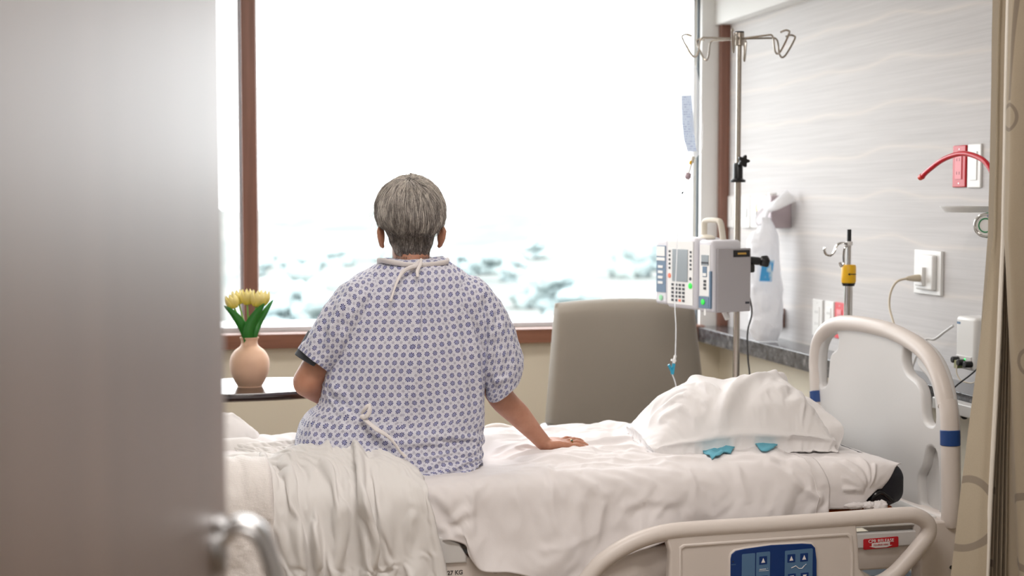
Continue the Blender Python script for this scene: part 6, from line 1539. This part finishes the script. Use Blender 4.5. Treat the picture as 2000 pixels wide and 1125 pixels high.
# bedside device wall unit with plug and cream cord
e, hy, hz = wplate(1791, 1844, 489, 572, 'call_station', 'white rounded call station on the wall with a cream cord plugged in', 'call station', M['plastic_white'], None, .012)
bx('raised_panel', (-.030, -hy*.72, -hz*.80), (-.010, hy*.55, hz*.82), M['plastic_white'], e, .008); bx('cradle', (-.042, -hy*.2, -hz*.6), (-.028, hy*.38, hz*.25), M['plastic_white'], e, .004)
plug0, plug1 = at(1796, 543, X=XW-.04), at(1771, 544, X=XW-.10)
cc_ = empty('call_station_cable', tuple(plug0)); tag(cc_, 'cream cord curving down from the call station behind the headboard', 'cord'); T4 = -plug0
MB().tube([plug0+T4, plug0*.6+plug1*.4+T4, plug1+T4], [.014, .013, .007], 16).build('plug', M['cream_cable'], cc_)
cp_ = smooth_path([plug1, at(1752, 550, X=XW-.13), at(1740, 570, X=XW-.15), at(1737, 598, X=XW-.16), at(1745, 630, X=XW-.17), at(1758, 670, X=XW-.2), Vector((2.5, 4.6, .6))], 8)
MB().tube([p+T4 for p in cp_], .0042, 8).build('cord_wire', M['cream_cable'], cc_)
# white power box low on the wall
a, c = at(1857, 620, X=XW-.09), at(1922, 612, X=XW-.09); b_ = at(1857, 712, X=XW-.09)
e = empty('power_box', (XW, (a.y+c.y)/2+.01, (a.z+b_.z)/2)); tag(e, 'white power adapter box with plugs and small green lights by the curtain', 'power box'); hy, hz = .062, (a.z-b_.z)/2+.01
bx('housing', (-.09, -hy, -hz+.002), (.001, hy, hz), M['plastic_white'], e, .012)
bx('vent_label', (-.0905, hy-.030, hz-.028), (-.0895, hy-.008, hz-.020), M['panel_mid'], e)
bx('socket_strip', (-.094, -hy*.75, -hz+.008), (-.088, hy*.85, -hz+.05), M['plastic_panel'], e, .002)
for k in range(3): MB().ball((-.095, -hy*.15, -hz+.016+k*.012), .0022, 10).build('indicator_light', M['led'], e)
for y, z, m_ in ((.036, -hz+.034, M['black']), (-.002, -hz+.028, M['black']), (-.045, -hz+.026, M['black'])): MB().cyl((-.09, y, z), (-.118, y, z), .011, 16).build('plug', m_, e, bevel=.002)
bx('plug', (-.115, .010, -hz+.006), (-.09, .028, -hz+.034), mat('olive_plug', (150, 150, 110), .5), e, .002)
cw = smooth_path([at(1862, 636, X=XW-.05), at(1845, 648, X=XW-.06), at(1826, 662, X=XW-.07), at(1800, 672, X=XW-.09), Vector((2.5, 4.7, .80))], 8)
o = MB().tube(cw, .005, 8).build('cable', M['plastic_panel'], None); tag(o, 'light grey cable running from the power box down behind the headboard', 'cable')
cw = smooth_path([at(1872, 702, X=XW-.11), at(1868, 725, X=XW-.12), at(1876, 742, X=XW-.12), at(1893, 748, X=XW-.11), at(1905, 746, X=XW-.11), at(1930, 735, X=XW-.1)], 8)
o = MB().tube(cw, .002, 8).build('cable', M['cream_cable'], None); tag(o, 'thin cream cable looping below the power box', 'cable')
cw = smooth_path([at(1925, 705, X=XW-.12), at(1898, 730, X=XW-.14), at(1866, 755, X=XW-.17), at(1850, 775, X=XW-.2), Vector((2.42, 4.2, .72))], 8)
o = MB().tube(cw, .0028, 8).build('cable', M['black'], None); tag(o, 'black cable slanting across below the power box', 'cable')
cw = smooth_path([at(1866, 780, X=XW-.15), at(1876, 795, X=XW-.15), at(1884, 806, X=XW-.15)], 6)
e = empty('cable', tuple(cw[-1])); tag(e, 'short cable with a black plug hanging in front of the stone ledge', 'cable')
MB().tube([p-cw[-1] for p in cw], .004, 8).build('cable_wire', M['black'], e); MB().ball((0, 0, -.005), (.016, .012, .018), 16).build('cable_plug', M['black'], e)
cw = smooth_path([at(1866, 820, X=XW-.16), at(1885, 808, X=XW-.15), at(1900, 798, X=XW-.14), at(1925, 780, X=XW-.12)], 6)
o = MB().tube(cw, .003, 8).build('cable', M['plastic_panel'], None); tag(o, 'pale thin cable crossing in front of the dark stone ledge', 'cable')
# white strip (cable tray) on the ledge front by the power box
a, c = at(1866, 765, X=2.47), at(1910, 775, X=2.47)
o = bx('cable_tray', (2.44, c.y-.2, .795), (2.488, a.y+.1, .835), M['plastic_white'], None, .004); tag(o, 'white cable tray along the stone ledge below the power box', 'cable tray')

# ---------------------------------------------------------------- suction gauge, tray and red tube by the curtain
g0 = at(1931, 440, X=XW-.16)
e = empty('suction_regulator', (g0.x, g0.y, g0.z)); tag(e, 'round chrome pressure gauge with a green ring beside the curtain', 'gauge')
dirg = Vector((-.80, -.60, 0)).normalized(); Rg = Vector((0, 0, 1)).rotation_difference(dirg).to_matrix()
MB().lathe([(0, -.03), (.034, -.03), (.037, -.024), (.037, .018), (.0395, .020), (.0395, .028), (.037, .030), (.033, .030), (.033, .025), (0, .025)], seg=40, R=Rg).build('gauge_body', M['chrome'], e)
MB().lathe([(0, .0255), (.032, .0255), (0, .0262)], seg=32, R=Rg).build('dial', M['plastic_white'], e)
MB().tube([Rg @ Vector((.022*math.cos(k*PI/12), .022*math.sin(k*PI/12), .0265)) for k in range(24)], .0022, 6, closed=True).build('dial_ring', mat('green_ring', (40, 140, 90), .4), e, smooth=False)
MB().tube([Rg @ Vector((.0372*math.cos(k*PI/20), .0372*math.sin(k*PI/20), -.004)) for k in range(40)], .005, 8, closed=True).build('green_band', mat('green_band', (20, 130, 90), .4), e)
MB().cyl((0, 0, 0), (XW-g0.x, 0, 0), .014, 18).build('wall_stem', M['chrome'], e)
MB().cyl((0.02, 0, .03), (.03, 0, -.05), .010, 14).build('outlet_stem', M['chrome'], e); MB().tube([(.035, -.0, -.03), (.04, -.0, -.09), (.04, -.0, -.16)], [.015, .017, .012], 18).build('trap', M['plastic_white'], e)
td = at(1890, 409, X=XW-.15)
tr2 = empty('suction_tray', tuple(td)); tag(tr2, 'shallow white oval plastic dish mounted above the gauge', 'dish')
mb = MB(); vs = []; sg = 48; 
for r, z in ((0, -.010), (.080, -.010), (.092, .002), (.100, .008), (.101, .011), (.097, .011), (.088, .003), (.078, -.006), (0, -.006)):
    for k in range(sg): a = 2*PI*k/sg; vs.append((math.cos(a)*r*.85, math.sin(a)*r, z))
mb.add(vs, [(i*sg+k, i*sg+(k+1) % sg, (i+1)*sg+(k+1) % sg, (i+1)*sg+k) for i in range(8) for k in range(sg)]).build('dish_body', M['plastic_white'], tr2)
MB().box((.10, -.02, 0), (.10, .03, .012)).build('bracket', M['plastic_white'], tr2, bevel=.003)
XT = XW-.22
tp_ = smooth_path([at(x, y, X=XT) for x, y in [(1802, 344), (1812, 334), (1838, 314), (1863, 303), (1885, 300), (1908, 306), (1926, 318), (1940, 342), (1947, 372), (1947, 395)]], 8)
e = empty('suction_tubing', tuple(tp_[-1])); tag(e, 'bright red hose arching over the white dish', 'hose')
MB().tube([p-tp_[-1] for p in tp_], .0085, 16).build('hose_tube', M['red_tube'], e)
MB().tube([tp_[0]-tp_[-1], at(1797, 347, X=XT)-tp_[-1]], [.0105, .0100], 16).build('hose_tip', mat('orange_red', (214, 70, 50), .4), e, bevel=.001)
MB().tube([Vector((0, 0, 0)), at(1946, 402, X=XT)-tp_[-1]], [.0100, .0100], 16).build('hose_ferrule', M['red'], e); MB().tube([at(1946, 402, X=XT)-tp_[-1], at(1944, 420, X=XT)-tp_[-1], g0+Vector((.0, 0, .03))-tp_[-1]], [.0095, .0085, .0085], 16).build('hose_connector', M['blue'], e)

# ---------------------------------------------------------------- privacy curtain
def curtain():
    YC = 3.10
    def X_(px, py): return at(px, py, Y=YC).x
    nv = 110; zs = np.linspace(.06, 2.6, nv)
    # plan nodes: (x at the bottom, x at the top, y offset bottom, y offset top)
    xb = lambda px: X_(px, 1125); xt = lambda px: X_(px, 300)
    nodes = [(xb(1866), xt(1958), .02, .03), (xb(1905), xt(1966), .00, .04), (xb(1923), xt(1972), -.012, .02)]
    k0 = len(nodes); zx = [1930, 1933, 1938, 1940, 1946, 1948, 1955, 1957, 1966, 1966, 1974, 1972]
    for i, px in enumerate(zx): nodes.append((xb(px), xt(1972+i*1.5), (.10 if i % 2 == 0 else .0), (.09 if i % 2 == 0 else .02)))
    nodes += [(xb(1972), xt(1960), -.035, -.01), (xb(1968), xt(1953), -.055, -.035), (xb(1985), xt(1956), -.075, -.055), (xb(2030), xt(2000), -.085, -.075), (xb(2080), xt(2060), -.06, -.06), (xb(2140), xt(2120), -.10, -.09), (xb(2220), xt(2200), -.05, -.05), (xb(2310), xt(2290), -.09, -.09), (xb(2420), xt(2400), -.05, -.05)]
    nodes = np.array(nodes); sub = 9
    def dense(a, b_):
        P = smooth_path([Vector((x, y, 0)) for x, y in zip(a, b_)], sub); return np.array([(p.x, p.y) for p in P])
    A = dense(nodes[:, 0], nodes[:, 2]); B = dense(nodes[:, 1], nodes[:, 3]); nu = len(A)
    V = np.zeros((nu, nv, 3)); zf0 = at(1950, 460, Y=YC).z; zb_ = at(1868, 1125, Y=YC).z
    f = np.clip((zf0-zs)/(zf0-zb_), 0, 1.35); f = np.minimum(f**.92, 1.12)
    idx = np.arange(nu)
    for j in range(nv):
        w_ = f[j]; 
        fr = np.clip((zs[j]-.6)/2, 0, 1)
        V[:, j, 0] = B[:, 0]*(1-w_)+A[:, 0]*w_; V[:, j, 1] = YC+B[:, 1]*(1-w_)+A[:, 1]*w_; V[:, j, 2] = zs[j]
    P = V.reshape(-1, 3); P[:, 1] += .004*fbm(P*[1, 1, .3], 9, 3)
    L = np.r_[0, np.cumsum(np.hypot(*np.diff(A, axis=0).T))]
    lead = k0-1; uvx = L.copy()
    # the front panel restarts its own print coordinate
    i0 = (len(nodes)-9)*sub; uvx = np.where(idx >= i0, .45+(L-L[min(i0, nu-1)]), L)
    me = grid_mesh('privacy_curtain', P, nu, nv, uv=lambda a, c, *_: (float(uvx[a]), float(zs[c])))
    o = link_mesh('privacy_curtain', me, M['curtain']); tag(o, 'beige privacy curtain with faint ring pattern hanging in folds by the bed head', 'curtain')
    # pale hem strip along the edge of the near fold
    e = P.reshape(nu, nv, 3)[2*sub+1]; hem = [Vector(p)+Vector((-.003, -.010, 0)) for p in e[::2]]
    MB().tube(hem, [.006]*len(hem), 8).build('hem_strip', M['hem'], o)
    # track on the ceiling
    tr = bx('curtain_track', (1.4, YC-.02, 2.70), (XW-.07, YC+.02, 2.752), M['white_frame'], None, .003); tag(tr, 'white ceiling track carrying the beige privacy curtain', 'curtain track')
    mb_ = []
    for x in np.linspace(X_(1960, 300), X_(2400, 300), 14): mb_.append(x)
    for x in mb_:
        MB().cyl(Vector((x, YC-.03, 2.59))-tr.location, Vector((x, YC, 2.71))-tr.location, .003, 8).build('carrier', M['satin'], tr)
curtain()
